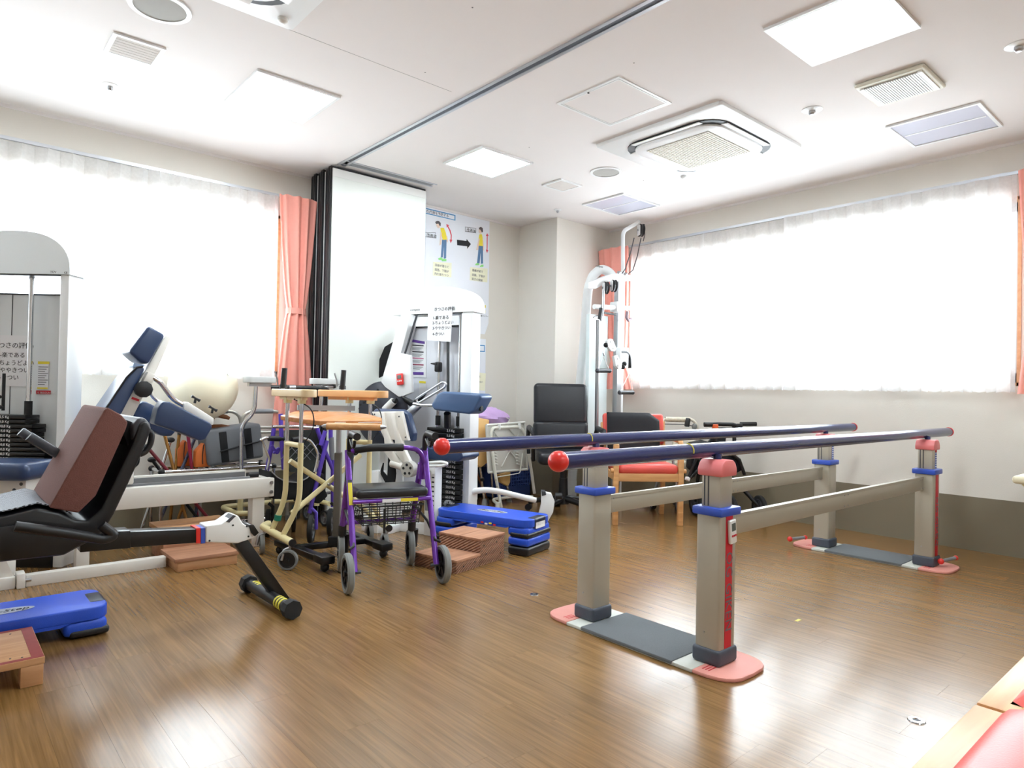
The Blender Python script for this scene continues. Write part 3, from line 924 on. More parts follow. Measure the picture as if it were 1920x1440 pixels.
def leg_press():
    O = P(130, 515, D=3.54); O.z = 0
    t = thing('leg_press_machine', 'white leg press machine with navy pads and weight tower', 'exercise machine', O, -41.2)
    MI = MW[t.as_pointer()].inverted()
    PD = lambda x, y, off=0.0: MI @ (P(x, y, D=3.54 - off))
    # --- tower, local frame: x to the right along its face, y away from the viewer
    zt = PD(65, 514).z
    part('column', G().bb(-0.048, 0, 0.0, 0.13, 0, zt, 0.006), WHITE, t)
    part('column', G().bb(-0.575, -0.527, 0.0, 0.13, 0, zt, 0.006), WHITE, t)
    arc = [Vector((-0.2875 + 0.297 * math.copysign(abs(math.cos(a)) ** 0.8, math.cos(a)), -0.012, zt + 0.022 + 0.205 * abs(math.sin(a)) ** 0.9)) for a in [math.pi * k / 24 for k in range(25)]]
    arc = [Vector((0.0095, -0.012, zt))] + arc + [Vector((-0.5845, -0.012, zt))]
    cap = part('tower_cap', G().prism(arc, (0, 0.155, 0)), mat('cap_pale_white', (238, 245, 248), 0.3, var=0.01), t)
    q = PD(97, 512)
    lettering('TÜV', 0.017, (q.x, -0.0128, q.z - 0.002), (1, 0, 0), (0, 0, 1), MGREY, cap, world=False)
    q = PD(123, 513)
    lettering('CE', 0.015, (q.x, -0.0128, q.z - 0.002), (1, 0, 0), (0, 0, 1), INK, cap, world=False)
    zb = PD(60, 549).z
    part('shroud', G().bb(-0.527, -0.048, 0.10, 0.115, 0.30, zb), mat('shroud_white', (233, 238, 240), 0.35, var=0.01), t)
    part('shroud_edge', G().bb(-0.527, -0.048, 0.092, 0.118, zb, zb + 0.008), DGREY, t)
    part('shroud_seam', G().bb(-0.372, -0.369, 0.097, 0.101, 0.3, zb), DGREY, t)
    part('column_gap', G().bb(-0.056, -0.048, 0.02, 0.10, 0.3, zt), mat('gap_grey', (120, 130, 130), 0.6), t)
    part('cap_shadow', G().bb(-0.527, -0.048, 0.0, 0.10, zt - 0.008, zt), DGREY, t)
    xr = PD(45, 640).x
    for x in (xr, -0.485):
        rod = part('guide_rod', G().cyl((x, 0.05, 0.28), (x, 0.05, zt), 0.0125), CHROME, t)
        part('rubber_sleeve', G().cyl((x, 0.05, PD(40, 783).z), (x, 0.05, PD(40, 752).z), 0.019), RUBBER, rod)
    z1 = PD(30, 778).z
    st = PD(30, 778).z - PD(30, 786.6).z
    xm = [PD(v, 800).x for v in (52, 52, 65, 65, 62, 62, 62, 90, 90, 90)]
    plates(t, -0.47, 0, z1, st, 10, ['2,5 Kg', '5,0 Kg', '10,0 Kg', '15,0 Kg', '20,0 Kg', '25,0 Kg', '30,0 Kg', '40,0 Kg', '50,0 Kg', '60,0 Kg'], -0.01, 0.10, PD(4, 790).x, st * 0.80, wid=xm)
    part('stack_frame', G().bb(-0.49, -0.05, -0.01, 0.10, 0, z1 - 10 * st, 0.004), BLACKM, t)
    # selector levers above the stack
    for (x, y) in ((2, 744), (4, 763)):
        q = PD(x, y)
        part('selector_knob', G().ball((q.x, -0.01, q.z), 0.013, (1.4, 1, 0.8), n=14), BLACK, t)
    q = PD(0, 770)
    part('selector_rod', G().cyl((q.x, 0.03, q.z), (q.x, 0.03, PD(0, 700).z), 0.008), BLACK, t)
    # notices
    xa, xb, za, zc = PD(-36, 625).x, PD(36, 625).x, PD(0, 724).z, PD(0, 626).z
    note = part('notice', G().bb(xa, xb, 0.0955, 0.097, za, zc), PAPER, t)
    k = lambda x: PD(x, 650).x
    for (s, x, y, sz) in (('きつさの評価)', -40, 650, 0.036), ('1-楽である', -30, 668, 0.032), ('2-ちょうどよい', -35, 683, 0.032), ('3-ややきつい', -33, 697, 0.032), ('4-きつい', -30, 711, 0.032)):
        lettering(s, sz, (k(x), 0.0948, PD(0, y).z), (1, 0, 0), (0, 0, 1), INK, note, world=False)
    st_ = part('caution_label', G().bb(k(49), k(70), 0.0965, 0.0985, PD(0, 729).z, PD(0, 675).z), PAPER, t)
    part('heading', G().bb(k(49), k(71), 0.0955, 0.097, PD(0, 680).z, PD(0, 675).z), YELLOWS, st_)
    for j in range(9):
        yy = 685 + j * 4.2
        part('text_line', G().bb(k(50), k(69 - 3 * (j % 3)), 0.0958, 0.097, PD(0, yy + 1.4).z, PD(0, yy).z), MGREY, st_)
    part('footer', G().bb(k(49), k(69), 0.0955, 0.097, PD(0, 728).z, PD(0, 725).z), YELLOWS, st_)
    rs = part('danger_label', G().bb(k(47), k(75), 0.0965, 0.0985, PD(0, 738).z, PD(0, 731).z), REDS, t)
    lettering('⚠ 挟み込み注意', 0.013, (k(48), 0.0958, PD(0, 737).z), (1, 0, 0), (0, 0, 1), INKW, rs, world=False)
    # foot pad in front of the tower
    q = MI @ P(45, 880, D=3.2)
    fp = part('seat_pad', G().box((q.x - 0.10, q.y, q.z), (0.40, 0.26, 0.085), None, 0.034, 5), NAVY, t)
    bk = part('seat_bracket', G().bb(q.x - 0.22, q.x + 0.055, q.y - 0.06, q.y + 0.06, q.z - 0.15, q.z - 0.04, 0.004), OFFWHITE, t)
    for (x, y) in ((43, 907), (30, 918), (43, 923)):
        h = MI @ P(x, y, D=3.15)
        part('bolt_hole', G().cyl((h.x, q.y - 0.062, h.z), (h.x, q.y - 0.055, h.z), 0.008, n=12), DGREY, bk)
    part('seat_post', G().bb(q.x - 0.18, q.x - 0.06, q.y - 0.05, q.y + 0.05, 0, q.z - 0.14, 0.006), OFFWHITE, t)
    # --- rails, running along the room
    wpart('rail', G().bb(0.55, 1.627, 4.065, 4.125, 0.300, 0.415, 0.006), OFFWHITE, t)
    wpart('rail_inset', G().bb(0.55, 1.50, 4.13, 4.15, 0.36, 0.425), MGREY, t)
    wpart('rail', G().bb(0.55, 1.55, 4.335, 4.375, 0.33, 0.443, 0.004), OFFWHITE, t)
    wpart('rail_face', G().bb(0.56, 1.54, 4.331, 4.335, 0.34, 0.432), MGREY, t)
    wpart('end_plate', G().bb(1.585, 1.625, 4.125, 4.375, 0.31, 0.41, 0.004), OFFWHITE, t)
    for z in (0.33, 0.387):
        wpart('bolt', G().cyl((1.608, 4.06, z), (1.608, 4.066, z), 0.011, n=12), STEEL, t)
    wpart('buffer', G().cyl((1.50, 4.16, 0.43), (1.56, 4.16, 0.43), 0.016), BLACK, t)
    wpart('leg', G().bb(1.50, 1.575, 4.08, 4.16, 0, 0.302, 0.006), OFFWHITE, t)
    wpart('leg', G().bb(0.60, 0.66, 4.08, 4.16, 0, 0.302, 0.006), OFFWHITE, t)
    wpart('leg', G().bb(0.60, 0.66, 4.30, 4.37, 0, 0.335, 0.006), OFFWHITE, t)
    wpart('floor_beam', G().bb(0.375, 0.985, 3.905, 3.955, 0.0, 0.056, 0.004), OFFWHITE, t)
    wpart('floor_beam', G().bb(-0.35, 0.335, 3.905, 3.955, 0.0, 0.056, 0.004), OFFWHITE, t)
    wpart('flange', G().bb(0.338, 0.372, 3.89, 3.97, 0.0, 0.07, 0.004), OFFWHITE, t)
    wpart('flange_bolt', G().cyl((0.37, 3.90, 0.035), (0.395, 3.90, 0.035), 0.008, n=10), STEEL, t)
    wpart('gusset', G().prism([Vector((-0.25, 3.925, 0.05)), Vector((0.33, 3.925, 0.05)), Vector((0.29, 3.925, 0.16)), Vector((-0.25, 3.925, 0.22))], (0, 0.03, 0)), OFFWHITE, t)
    # --- carriage
    wpart('headrest', G().prism(wpoly([(241, 660), (279, 610), (311, 628), (278, 684), (262, 678)], Y=4.12), (0, 0.22, 0), 0.018, 4), NAVY, t)
    wpart('backrest', G().prism(wpoly([(160, 815), (203, 757), (236, 709), (255, 690), (267, 687), (272, 692), (232, 768), (200, 830)], Y=4.12), (0, 0.29, 0), 0.016, 4), NAVY, t)
    wpart('backrest_piping', G().tube(wpoly([(163, 814), (205, 757), (237, 708), (256, 689), (268, 687)], Y=4.115), 0.0055, 8), BLACK, t)
    fr = wpart('back_frame', G().prism(wpoly([(311, 628), (321, 634), (296, 690), (245, 790), (190, 905), (170, 905), (229, 768), (276, 690)], Y=4.15), (0, 0.05, 0), 0.004), OFFWHITE, t)
    wpart('danger_label', G().prism(wpoly([(248, 744), (262, 749), (260, 753), (246, 748)], Y=4.148), (0, 0.003, 0)), REDS, fr)
    wpart('neck_plate', G().prism(wpoly([(251, 680), (272, 684), (268, 690), (249, 688)], Y=4.14), (0, 0.1, 0), 0.003), mat('pale_blue_plate', (150, 174, 212), 0.4), t)
    wpart('pivot_block', G().prism(wpoly([(278, 697), (292, 703), (285, 722), (268, 716)], Y=4.10), (0, 0.12, 0), 0.004), OFFWHITE, t)
    k0 = P(270, 730, Y=4.08)
    wpart('clamp_knob', G().lathe([(0.046, 0), (0.046, 0.03), (0.03, 0.036), (0, 0.036)], k0 + Vector((0, 0.03, 0)), (0, -1, 0), 10), BLACK, t)
    wpart('clamp_screw', G().cyl(k0 + Vector((0, 0.03, 0)), k0 + Vector((0, 0.09, 0)), 0.009), STEEL, t)
    for y0, dx, nm in ((4.06, 0, 'near'), (4.36, 0, 'far')):
        if nm == 'near':
            tb = [(287, 708), (300, 716), (314, 735), (326, 750), (345, 760)]
            hs = [(345, 756), (352, 753), (402, 785), (400, 797), (390, 797), (345, 768)]
            pd_ = [(289, 795), (296, 766), (306, 753), (318, 753), (396, 794), (399, 800), (386, 824), (376, 827), (340, 812)]
            kn = [(365, 750), (397, 769)]
        else:
            tb = [(272, 716), (280, 735), (290, 748), (302, 756)]
            hs = [(296, 752), (302, 750), (330, 770), (326, 776)]
            pd_ = [(248, 777), (263, 755), (272, 752), (330, 780), (338, 800), (322, 818), (305, 818), (262, 795)]
            kn = []
        wpart('arm_tube', G().tube(wpoly(tb, Y=y0 + 0.05), 0.014 if nm == 'near' else 0.011, 12, fillet=0.03), CHROME, t)
        wpart('arm_housing', G().prism(wpoly(hs, Y=y0 + 0.02), (0, 0.07, 0), 0.005), WHITE_P, t)
        wpart('shoulder_pad', G().prism(wpoly(pd_, Y=y0), (0, 0.12, 0), 0.014, 4), NAVY, t)
        for (x, y) in kn:
            b = P(x, y + 6, Y=y0 + 0.05); e = P(x + 2, y - 3, Y=y0 + 0.05)
            kb = wpart('clamp_handle', G().cyl(b, e, 0.007), BLACK, t)
            d = (P(x + 9, y + 1, Y=y0 + 0.05) - P(x - 5, y - 7, Y=y0 + 0.05)).normalized()
            wpart('tee_grip', G().tube([e - d * 0.026, e - d * 0.01, e + d * 0.01, e + d * 0.026], [0.009, 0.006, 0.006, 0.010], 10), BLACK, kb)
    wpart('carriage', G().bb(0.62, 0.86, 4.09, 4.36, 0.43, 0.50, 0.01), OFFWHITE, t)
leg_press()

# ================================================================ recumbent trainer in front of it
def trainer():
    Yc = 2.96
    t = thing('recumbent_trainer', 'black recumbent trainer with bucket seat on a low rail', 'exercise machine', (0.75, Yc, 0))
    SHELL = mat('seat_shell_black', (22, 22, 25), 0.38, var=0.15)
    MESHM = mat('seat_mesh_weave', (120, 124, 134), 0.6, var=0.05)
    nt = MESHM.node_tree
    b = nt.nodes['Principled BSDF']
    for l in list(b.inputs['Base Color'].links):
        nt.links.remove(l)
    tc = nt.nodes.new('ShaderNodeTexCoord'); ck = nt.nodes.new('ShaderNodeTexChecker')
    ck.inputs['Scale'].default_value = 130
    ck.inputs[1].default_value = lin((176, 180, 190)) + (1,); ck.inputs[2].default_value = lin((24, 24, 28)) + (1,)
    nt.links.new(tc.outputs['Object'], ck.inputs['Vector']); nt.links.new(ck.outputs[0], b.inputs['Base Color'])
    Yn, Yf = 2.74, 3.20
    prof = [(-70, 985), (20, 967), (72, 954), (112, 962), (142, 976), (166, 976), (190, 955), (215, 905), (250, 832), (264, 794), (276, 790), (285, 803), (266, 852), (241, 908), (214, 965), (196, 995), (178, 1010), (120, 1042), (-70, 1062)]
    wpart('seat_shell', G().prism(wpoly(prof, Y=Yn), (0, Yf - Yn, 0), 0.010, 3), SHELL, t)
    top = wpoly([(-70, 983), (20, 965), (72, 952), (112, 960), (138, 973)], Y=Yn)
    def fn(u, v):
        s = u * (len(top) - 1); i = min(int(s), len(top) - 2); f = s - i
        p = top[i].lerp(top[i + 1], f)
        return p + Vector((0, 0.03 + (Yf - Yn - 0.06) * v, 0.014 - 0.008 * math.sin(math.pi * v)))
    wpart('seat_mesh', G().sheet(fn, 20, 10, 0.004), MESHM, t)
    wpart('side_panel', G().prism(wpoly([(-70, 1000), (22, 985), (100, 990), (165, 1000), (180, 1005), (120, 1040), (-70, 1060)], Y=Yn - 0.012), (0, 0.02, 0), 0.004), SHELL, t)
    wpart('upper_back_pad', G().prism(wpoly([(248, 800), (258, 784), (272, 783), (284, 797), (276, 826), (262, 850), (250, 830)], Y=Yn + 0.02), (0, 0.40, 0), 0.012, 3), DGREY, t)
    wpart('rear_loop', G().tube(wpoly([(272, 806), (285, 812), (283, 832), (272, 848), (262, 852)], Y=Yn + 0.08), 0.011, 10, fillet=0.03), BLACK, t)
    for y in (Yn - 0.075, Yf + 0.06):
        h = wpart('side_handle', G().tube(wpoly([(28, 987), (120, 999), (196, 1012), (216, 1004), (190, 985)], Y=Yn - 0.075) if y < 3 else [p + Vector((0, y - Yn + 0.075, 0)) for p in wpoly([(28, 987), (120, 999), (196, 1012), (216, 1004), (190, 985)], Y=Yn - 0.075)], 0.017, 12, fillet=0.04), BLACK, t)
    for (a, b_) in (((38, 809), (108, 852)), ((54, 818), (120, 858))):
        wpart('hand_grip', G().tube([P(*a, Y=3.22 if a[0] < 50 else 3.15), P(*b_, Y=3.22 if a[0] < 50 else 3.15)], 0.018, 12), DGREY, t)
    wpart('rail', G().prism(wpoly([(150, 1001), (378, 992), (378, 1017), (150, 1034)], Y=2.925), (0, 0.075, 0), 0.003), BLACKM, t)
    wpart('rail_sleeve', G().prism(wpoly([(150, 1000), (245, 995), (245, 1028), (150, 1036)], Y=2.918), (0, 0.09, 0), 0.003), BLACKM, t)
    for x, m in ((368, REDP), (377, BLUEP)):
        wpart('tape_band', G().prism(wpoly([(x, 990.5), (x + 8, 990), (x + 8, 1018.5), (x, 1019)], Y=2.922), (0, 0.081, 0)), m, t)
    ho = wpart('rail_housing', G().prism(wpoly([(386, 986), (416, 982), (439, 966), (447, 967), (456, 982), (474, 992), (482, 1003), (473, 1010), (446, 1019), (386, 1017)], Y=2.915), (0, 0.095, 0), 0.006, 3), WHITE_P, t)
    wpart('display_window', G().prism(wpoly([(424, 978), (437, 966), (443, 967), (430, 980)], Y=2.914), (0, 0.06, 0)), DGREY, ho)
    wpart('end_block', G().prism(wpoly([(468, 984), (476, 984), (486, 999), (478, 1006), (472, 1000)], Y=2.905), (0, 0.11, 0), 0.003), BLACKM, ho)
    for (x, y) in ((437, 985), (463, 987), (393, 1014), (466, 1006)):
        c = P(x, y, Y=2.913)
        wpart('screw', G().cyl(c, c + Vector((0, 0.004, 0)), 0.004, n=8), BLACK, ho)
    a, b_ = P(448, 1013, Y=Yc), P(531, 1128, Y=Yc)
    wpart('rear_leg', G().beam(a, b_, 0.055, 0.045, up=(0, 1, 0), bev=0.004), BLACKM, t)
    ft = wpart('foot_bar', G().cyl((1.175, 2.735, 0.040), (1.168, 3.19, 0.040), 0.026, n=16), BLACK, t)
    for y in (2.725, 3.20):
        wpart('foot_cap', G().cyl((1.175 if y < 3 else 1.168, y - 0.022, 0.041), (1.175 if y < 3 else 1.168, y + 0.022, 0.041), 0.040, n=8), RUBBER, ft)
    YB = mat('hazard_yellow', (222, 210, 70), 0.5)
    for y in (2.795, 2.82, 2.845, 3.13, 3.105, 3.08):
        wpart('hazard_band', G().cyl((1.173, y - 0.006, 0.040), (1.173, y + 0.006, 0.040), 0.0275, n=16), YB, ft)
    wpart('front_leg', G().bb(-0.30, -0.24, 2.92, 3.0, 0, 0.33, 0.004), BLACKM, t)
    BROWN = mat('brown_cushion_fabric', (112, 70, 62), 0.8, var=0.12, scale=70, bump=0.25, bscale=260)
    c = thing('back_cushion', 'brown fabric cushion leaning on the black trainer seat', 'cushion', P(110, 955, Y=2.78))
    prof = [(92, 952), (147, 962), (180, 930), (236, 806), (240, 792), (228, 778), (202, 764), (196, 768)]
    off = Vector((0, 0.0, 0.0))
    wpart('cover', G().prism([q + off for q in wpoly(prof, Y=2.745)], (0, 0.46, 0), 0.022, 4), BROWN, c)
    wpart('strap', G().prism(wpoly([(228, 784), (250, 792), (266, 835), (262, 870), (238, 893), (244, 850), (232, 815)], Y=2.80), (0, 0.34, 0), 0.006), BLACKF, c)
trainer()

# ================================================================ steps
def aerobic_step(name, label, c, rz, L, W, ht, risers, badge=True):
    t = thing(name, label, 'exercise step', c, rz, 'blue exercise steps')
    BL = mat('step_blue', (36, 82, 206), 0.35, var=0.05, bump=0.15, bscale=350)
    z0 = ht - 0.105
    # rounded platform shell with an arch cut into each long side
    def plat():
        g = G()
        g.prism(rrect(0, 0, L / 2, W / 2, 0.055, ht - 0.05, 6), (0, 0, 0.05), 0.014, 4)
        for s in (-1, 1):
            g.bb(s * (L / 2 - 0.15), s * L / 2 * 0.985, -W / 2 * 0.985, W / 2 * 0.985, z0, ht - 0.045, 0.02, 3)
            pts = [Vector((-L / 2 + 0.10, s * W / 2 * 0.985, ht - 0.04)), Vector((-L / 2 + 0.16, s * W / 2 * 0.985, z0 + 0.045)), Vector((L / 2 - 0.16, s * W / 2 * 0.985, z0 + 0.045)), Vector((L / 2 - 0.10, s * W / 2 * 0.985, ht - 0.04))]
            g.prism(pts, (0, -s * 0.02, 0))
        return g
    part('platform', plat(), BL, t)
    DK = mat('step_dark_trim', (26, 32, 52), 0.4)
    for s in (-1, 1):
        part('end_trim', G().box((s * (L / 2 - 0.028), 0, ht - 0.028), (0.062, W * 0.52, 0.062), None, 0.014, 3), DK, t)
        part('end_foot', G().bb(s * (L / 2 - 0.13), s * (L / 2 + 0.002), -W / 2 - 0.002, W / 2 + 0.002, z0 - 0.004, z0 + 0.026, 0.012, 3), BLACK, t)
        z = z0
        k = 0
        while z > 0.02:
            zb = max(0, z - 0.055)
            part('riser', G().bb(s * (L / 2 - 0.145), s * (L / 2 - 0.001), -W / 2, W / 2, zb, z - 0.003, 0.016, 3), BL if k % 2 == 0 and zb > 0.02 else BLACK, t)
            z = zb; k += 1
    b = part('badge', G().prism([Vector((0.115 * math.cos(a), 0.036 * math.sin(a), ht)) for a in [2 * math.pi * k / 28 for k in range(28)]], (0, 0, 0.0012)), mat('badge_silver', (168, 174, 190), 0.4), t)
    lettering('Aero-Step', 0.046, (0, -0.014, ht + 0.0014), (1, 0, 0), (0, 1, 0), INK, b, align='CENTER', world=False, shear=0.3)
    return t
s1 = aerobic_step('aerobic_step', 'blue exercise step at the left edge under the trainer', (0.215, 3.125, 0), 0, 0.68, 0.28, 0.115, 0)
s2 = aerobic_step('aerobic_step', 'blue exercise step on risers beside the wooden block steps', (2.715, 3.27, 0), 106.9, 0.70, 0.28, 0.215, 2)
MI = MW[s2.as_pointer()]
part('paper_label', G().bb(-0.3515 - 0.0015, -0.3515, -0.055, 0.055, 0.155, 0.192), PAPER, s2)
for k in range(4):
    part('print_mark', G().bb(-0.12 + k * 0.03, -0.10 + k * 0.03, 0.1405, 0.1415, 0.158 + 0.006 * (k % 2), 0.168 + 0.006 * (k % 2)), (REDS, YELLOWS, INKW, REDS)[k], s2)

def box_step():
    t = thing('wooden_step', 'low wooden box step with red taped edges at bottom left', 'step', (0.05, 2.79, 0))
    x0, x1, y0, y1, z = -0.22, 0.307, 2.615, 2.968, 0.088
    wpart('board', G().bb(x0, x1, y0, y1, z - 0.022, z, 0.002), PINEW, t)
    RT = mat('worn_red_tape', (150, 62, 58), 0.7, var=0.2, scale=40)
    wpart('tape', G().bb(x1 - 0.034, x1 - 0.002, y0 + 0.004, y1 - 0.004, z, z + 0.0008), RT, t)
    wpart('tape', G().bb(x0 + 0.004, x1 - 0.034, y0 + 0.003, y0 + 0.022, z, z + 0.0008), RT, t)
    wpart('tape', G().bb(x0 + 0.004, x1 - 0.034, y1 - 0.022, y1 - 0.003, z, z + 0.0008), RT, t)
    for x in (x0 + 0.03, x1 - 0.033):
        for y in (y0 + 0.03, y1 - 0.03):
            wpart('leg', G().bb(x - 0.030, x + 0.030, y - 0.029, y + 0.029, 0, z - 0.022, 0.002), PINEW, t)
    for (x, y) in ((0.22, 2.66), (0.24, 2.92), (0.20, 2.94), (0.25, 2.65)):
        wpart('nail', G().cyl((x, y, z), (x, y, z + 0.001), 0.003, n=8), DGREY, t)
box_step()

def tier_step(name, label, O, ax, dims, cross=True, hatch=False):
    # dims: (len, depth lower, depth upper, h lower, h upper); ax = direction along the width
    t = thing(name, label, 'step', (O[0], O[1], 0), math.degrees(math.atan2(ax[1], ax[0])))
    return t
def back_steps():
    t = thing('wooden_step', 'two-tier wooden step standing behind the trainer rail', 'step', (1.15, 3.95, 0))
    wpart('lower_box', G().bb(1.0, 1.305, 3.755, 4.03, 0, 0.052, 0.003), PINEW, t)
    wpart('lower_tread', G().bb(0.985, 1.31, 3.745, 4.03, 0.052, 0.072, 0.003), CEDAR, t)
    wpart('upper_box', G().bb(1.0, 1.36, 4.032, 4.28, 0, 0.155, 0.002), CEDAR, t)
    wpart('upper_tread', G().bb(0.985, 1.375, 4.032, 4.15, 0.155, 0.180, 0.003), PINEW, t)
    wpart('upper_tread', G().bb(0.985, 1.375, 4.154, 4.29, 0.155, 0.180, 0.003), PINEW, t)
back_steps()
def block_steps():
    rz = math.degrees(math.atan2(0.24, 0.97))
    t = thing('wooden_block_step', 'two-tier cedar block step with ribbed sides beside the rollator', 'step', (2.132, 2.857, 0), rz)
    RIB = wood('ribbed_cedar', (140, 94, 70), (188, 136, 104), 0.7)
    nt = RIB.node_tree
    b = nt.nodes['Principled BSDF']
    tc = nt.nodes.new('ShaderNodeTexCoord'); mp = nt.nodes.new('ShaderNodeMapping'); mp.inputs['Rotation'].default_value = (0.5, 0.5, 0.0)
    wv = nt.nodes.new('ShaderNodeTexWave'); wv.inputs['Scale'].default_value = 26; wv.bands_direction = 'Z'
    nt.links.new(tc.outputs['Object'], mp.inputs[0]); nt.links.new(mp.outputs[0], wv.inputs['Vector'])
    bp = nt.nodes.new('ShaderNodeBump'); bp.inputs['Strength'].default_value = 0.9; bp.inputs['Distance'].default_value = 0.006
    nt.links.new(wv.outputs[0], bp.inputs['Height']); nt.links.new(bp.outputs[0], b.inputs['Normal'])
    old = b.inputs['Base Color'].links[0].from_socket
    mx = nt.nodes.new('ShaderNodeMix'); mx.data_type = 'RGBA'; mx.blend_type = 'MULTIPLY'
    rp = nt.nodes.new('ShaderNodeMapRange'); rp.inputs[3].default_value = 0.62; rp.inputs[4].default_value = 1.0
    nt.links.new(wv.outputs[0], rp.inputs[0])
    mx.inputs[0].default_value = 1.0
    nt.links.new(old, mx.inputs[6]); nt.links.new(rp.outputs[0], mx.inputs[7]); nt.links.new(mx.outputs[2], b.inputs['Base Color'])
    D = 0.30
    part('lower_block', G().bb(0.0, 0.205, 0, D, 0, 0.058, 0.001), RIB, t)
    part('lower_tread', G().bb(-0.002, 0.205, -0.004, 0.145, 0.058, 0.072, 0.001), CEDAR, t)
    part('lower_tread', G().bb(-0.002, 0.205, 0.147, D + 0.004, 0.058, 0.072, 0.001), CEDAR, t)
    part('upper_block', G().bb(0.207, 0.435, 0, D, 0, 0.138, 0.001), RIB, t)
    part('upper_tread', G().bb(0.205, 0.437, -0.004, 0.145, 0.138, 0.152, 0.001), CEDAR, t)
    part('upper_tread', G().bb(0.205, 0.437, 0.147, D + 0.004, 0.138, 0.152, 0.001), CEDAR, t)
    for (x, z) in ((0.06, 0.03), (0.16, 0.035), (0.26, 0.06), (0.36, 0.11), (0.40, 0.04), (0.24, 0.11)):
        part('screw', G().cyl((x, -0.002, z), (x, 0.002, z), 0.004, n=8), BLACK, t)
block_steps()
# ================================================================ cane rack and what stands in it
RX0, RX1, RY0, RY1, RZ = 1.10, 1.80, 4.52, 4.76, 0.448
def cane_rack():
    t = thing('cane_rack', 'chrome tube cane rack standing under the left window', 'rack', ((RX0 + RX1) / 2, (RY0 + RY1) / 2, 0))
    for z in (RZ - 0.012, 0.08):
        wpart('ring_rail', G().tube([(RX0, RY0, z), (RX1, RY0, z), (RX1, RY1, z), (RX0, RY1, z)], 0.011, 10, fillet=0.02, closed=True), CHROME, t)
    for k in range(1, 4):
        x = RX0 + (RX1 - RX0) * k / 4
        wpart('divider', G().cyl((x, RY0, RZ - 0.012), (x, RY1, RZ - 0.012), 0.007, n=10), CHROME, t)
    for x in (RX0, RX1):
        for y in (RY0, RY1):
            lg = wpart('leg', G().cyl((x, y, 0.012), (x, y, RZ), 0.012, n=12), CHROME, t)
            wpart('foot', G().cyl((x, y, 0), (x, y, 0.03), 0.016, n=12), RUBBER, lg)
            wpart('joint', G().ball((x, y, RZ - 0.012), 0.020, n=14), BLACK, lg)
cane_rack()
GOLD = mat('bronze_shaft', (170, 120, 60), 0.25, 0.6, var=0.15, scale=60)
MAROON = mat('maroon_shaft', (128, 44, 56), 0.3, 0.2, var=0.1)
HANDB = mat('brown_handle_wood', (120, 70, 36), 0.3, var=0.15, scale=40)
PATT = mat('patterned_shaft', (70, 72, 92), 0.35, 0.2, var=0.9, scale=140)
PINKSH = mat('wine_shaft', (150, 40, 70), 0.3, 0.2)
def cane(top, bot, sh, hd, style, label, Yt=4.62, Yb=4.62):
    a, b = P(*top, Y=Yt), P(*bot, Y=Yb)
    b = a + (b - a) * ((a.z - 0.02) / (a.z - b.z))
    t = thing('walking_cane', label, 'cane', (b.x, b.y, 0), group='walking canes in the rack')
    d = (a - b).normalized()
    wpart('shaft', G().cyl(b, a, 0.0095, 0.0105, 12), sh, t)
    wpart('rubber_tip', G().cyl(b - Vector((0, 0, 0.02)), b + d * 0.035, 0.015, 0.012, 12), RUBBER, t)
    if style == 'tee':
        x = Vector((0.92, -0.3, 0.06)).normalized()
        wpart('handle', G().tube([a - x * 0.045, a - x * 0.02 + Vector((0, 0, 0.012)), a + x * 0.03 + Vector((0, 0, 0.012)), a + x * 0.075, a + x * 0.10 + Vector((0, 0, -0.012))], [0.011, 0.015, 0.014, 0.015, 0.010], 12), hd, t)
    elif style == 'crook':
        pts = [a]
        for k in range(9):
            an = math.pi * k / 8
            pts.append(a + Vector((0.04 - 0.04 * math.cos(an), 0, 0.02 + 0.04 * math.sin(an))))
        pts.append(pts[-1] + Vector((0.004, 0, -0.03)))
        wpart('handle', G().tube(pts, 0.011, 10), hd, t)
    else:
        wpart('handle', G().ball(a, 0.020, (1.3, 1.3, 0.9), n=14), hd, t)
    q = b + (a - b) * 0.55
    wpart('collar', G().cyl(q - d * 0.012, q + d * 0.012, 0.0125, n=12), CHROME if sh is not GOLD else HANDB, t)
cane((400, 783), (330, 985), GOLD, HANDB, 'tee', 'bronze cane with the highest brown handle, right of the rack')
cane((406, 803), (362, 980), PATT, HANDB, 'tee', 'speckled cane with a curved tan handle below the highest one', 4.66, 4.60)
cane((276, 838), (415, 1000), MAROON, BLACK, 'knob', 'maroon cane leaning steeply from the left', 4.56, 4.56)
cane((305, 800), (352, 985), GOLD, GOLD, 'knob', 'bronze cane crossing in front of the shoulder pad', 4.64, 4.58)
cane((336, 815), (318, 985), GOLD, BLACK, 'crook', 'thin bronze cane with a black crook handle', 4.70, 4.66)
cane((352, 812), (372, 985), PINKSH, BLACK, 'crook', 'wine red cane with a black crook handle', 4.60, 4.66)
cane((372, 806), (290, 1000), PATT, BLACK, 'knob', 'dark patterned cane leaning to the left', 4.68, 4.62)
cane((285, 862), (385, 990), BLACKM, BLACK, 'knob', 'black adjustable cane with a wrist cord at the rack corner', 4.60, 4.60)
cane((320, 825), (262, 1000), CHROME, BLACK, 'knob', 'silver cane leaning left under the leg press rail', 4.70, 4.64)

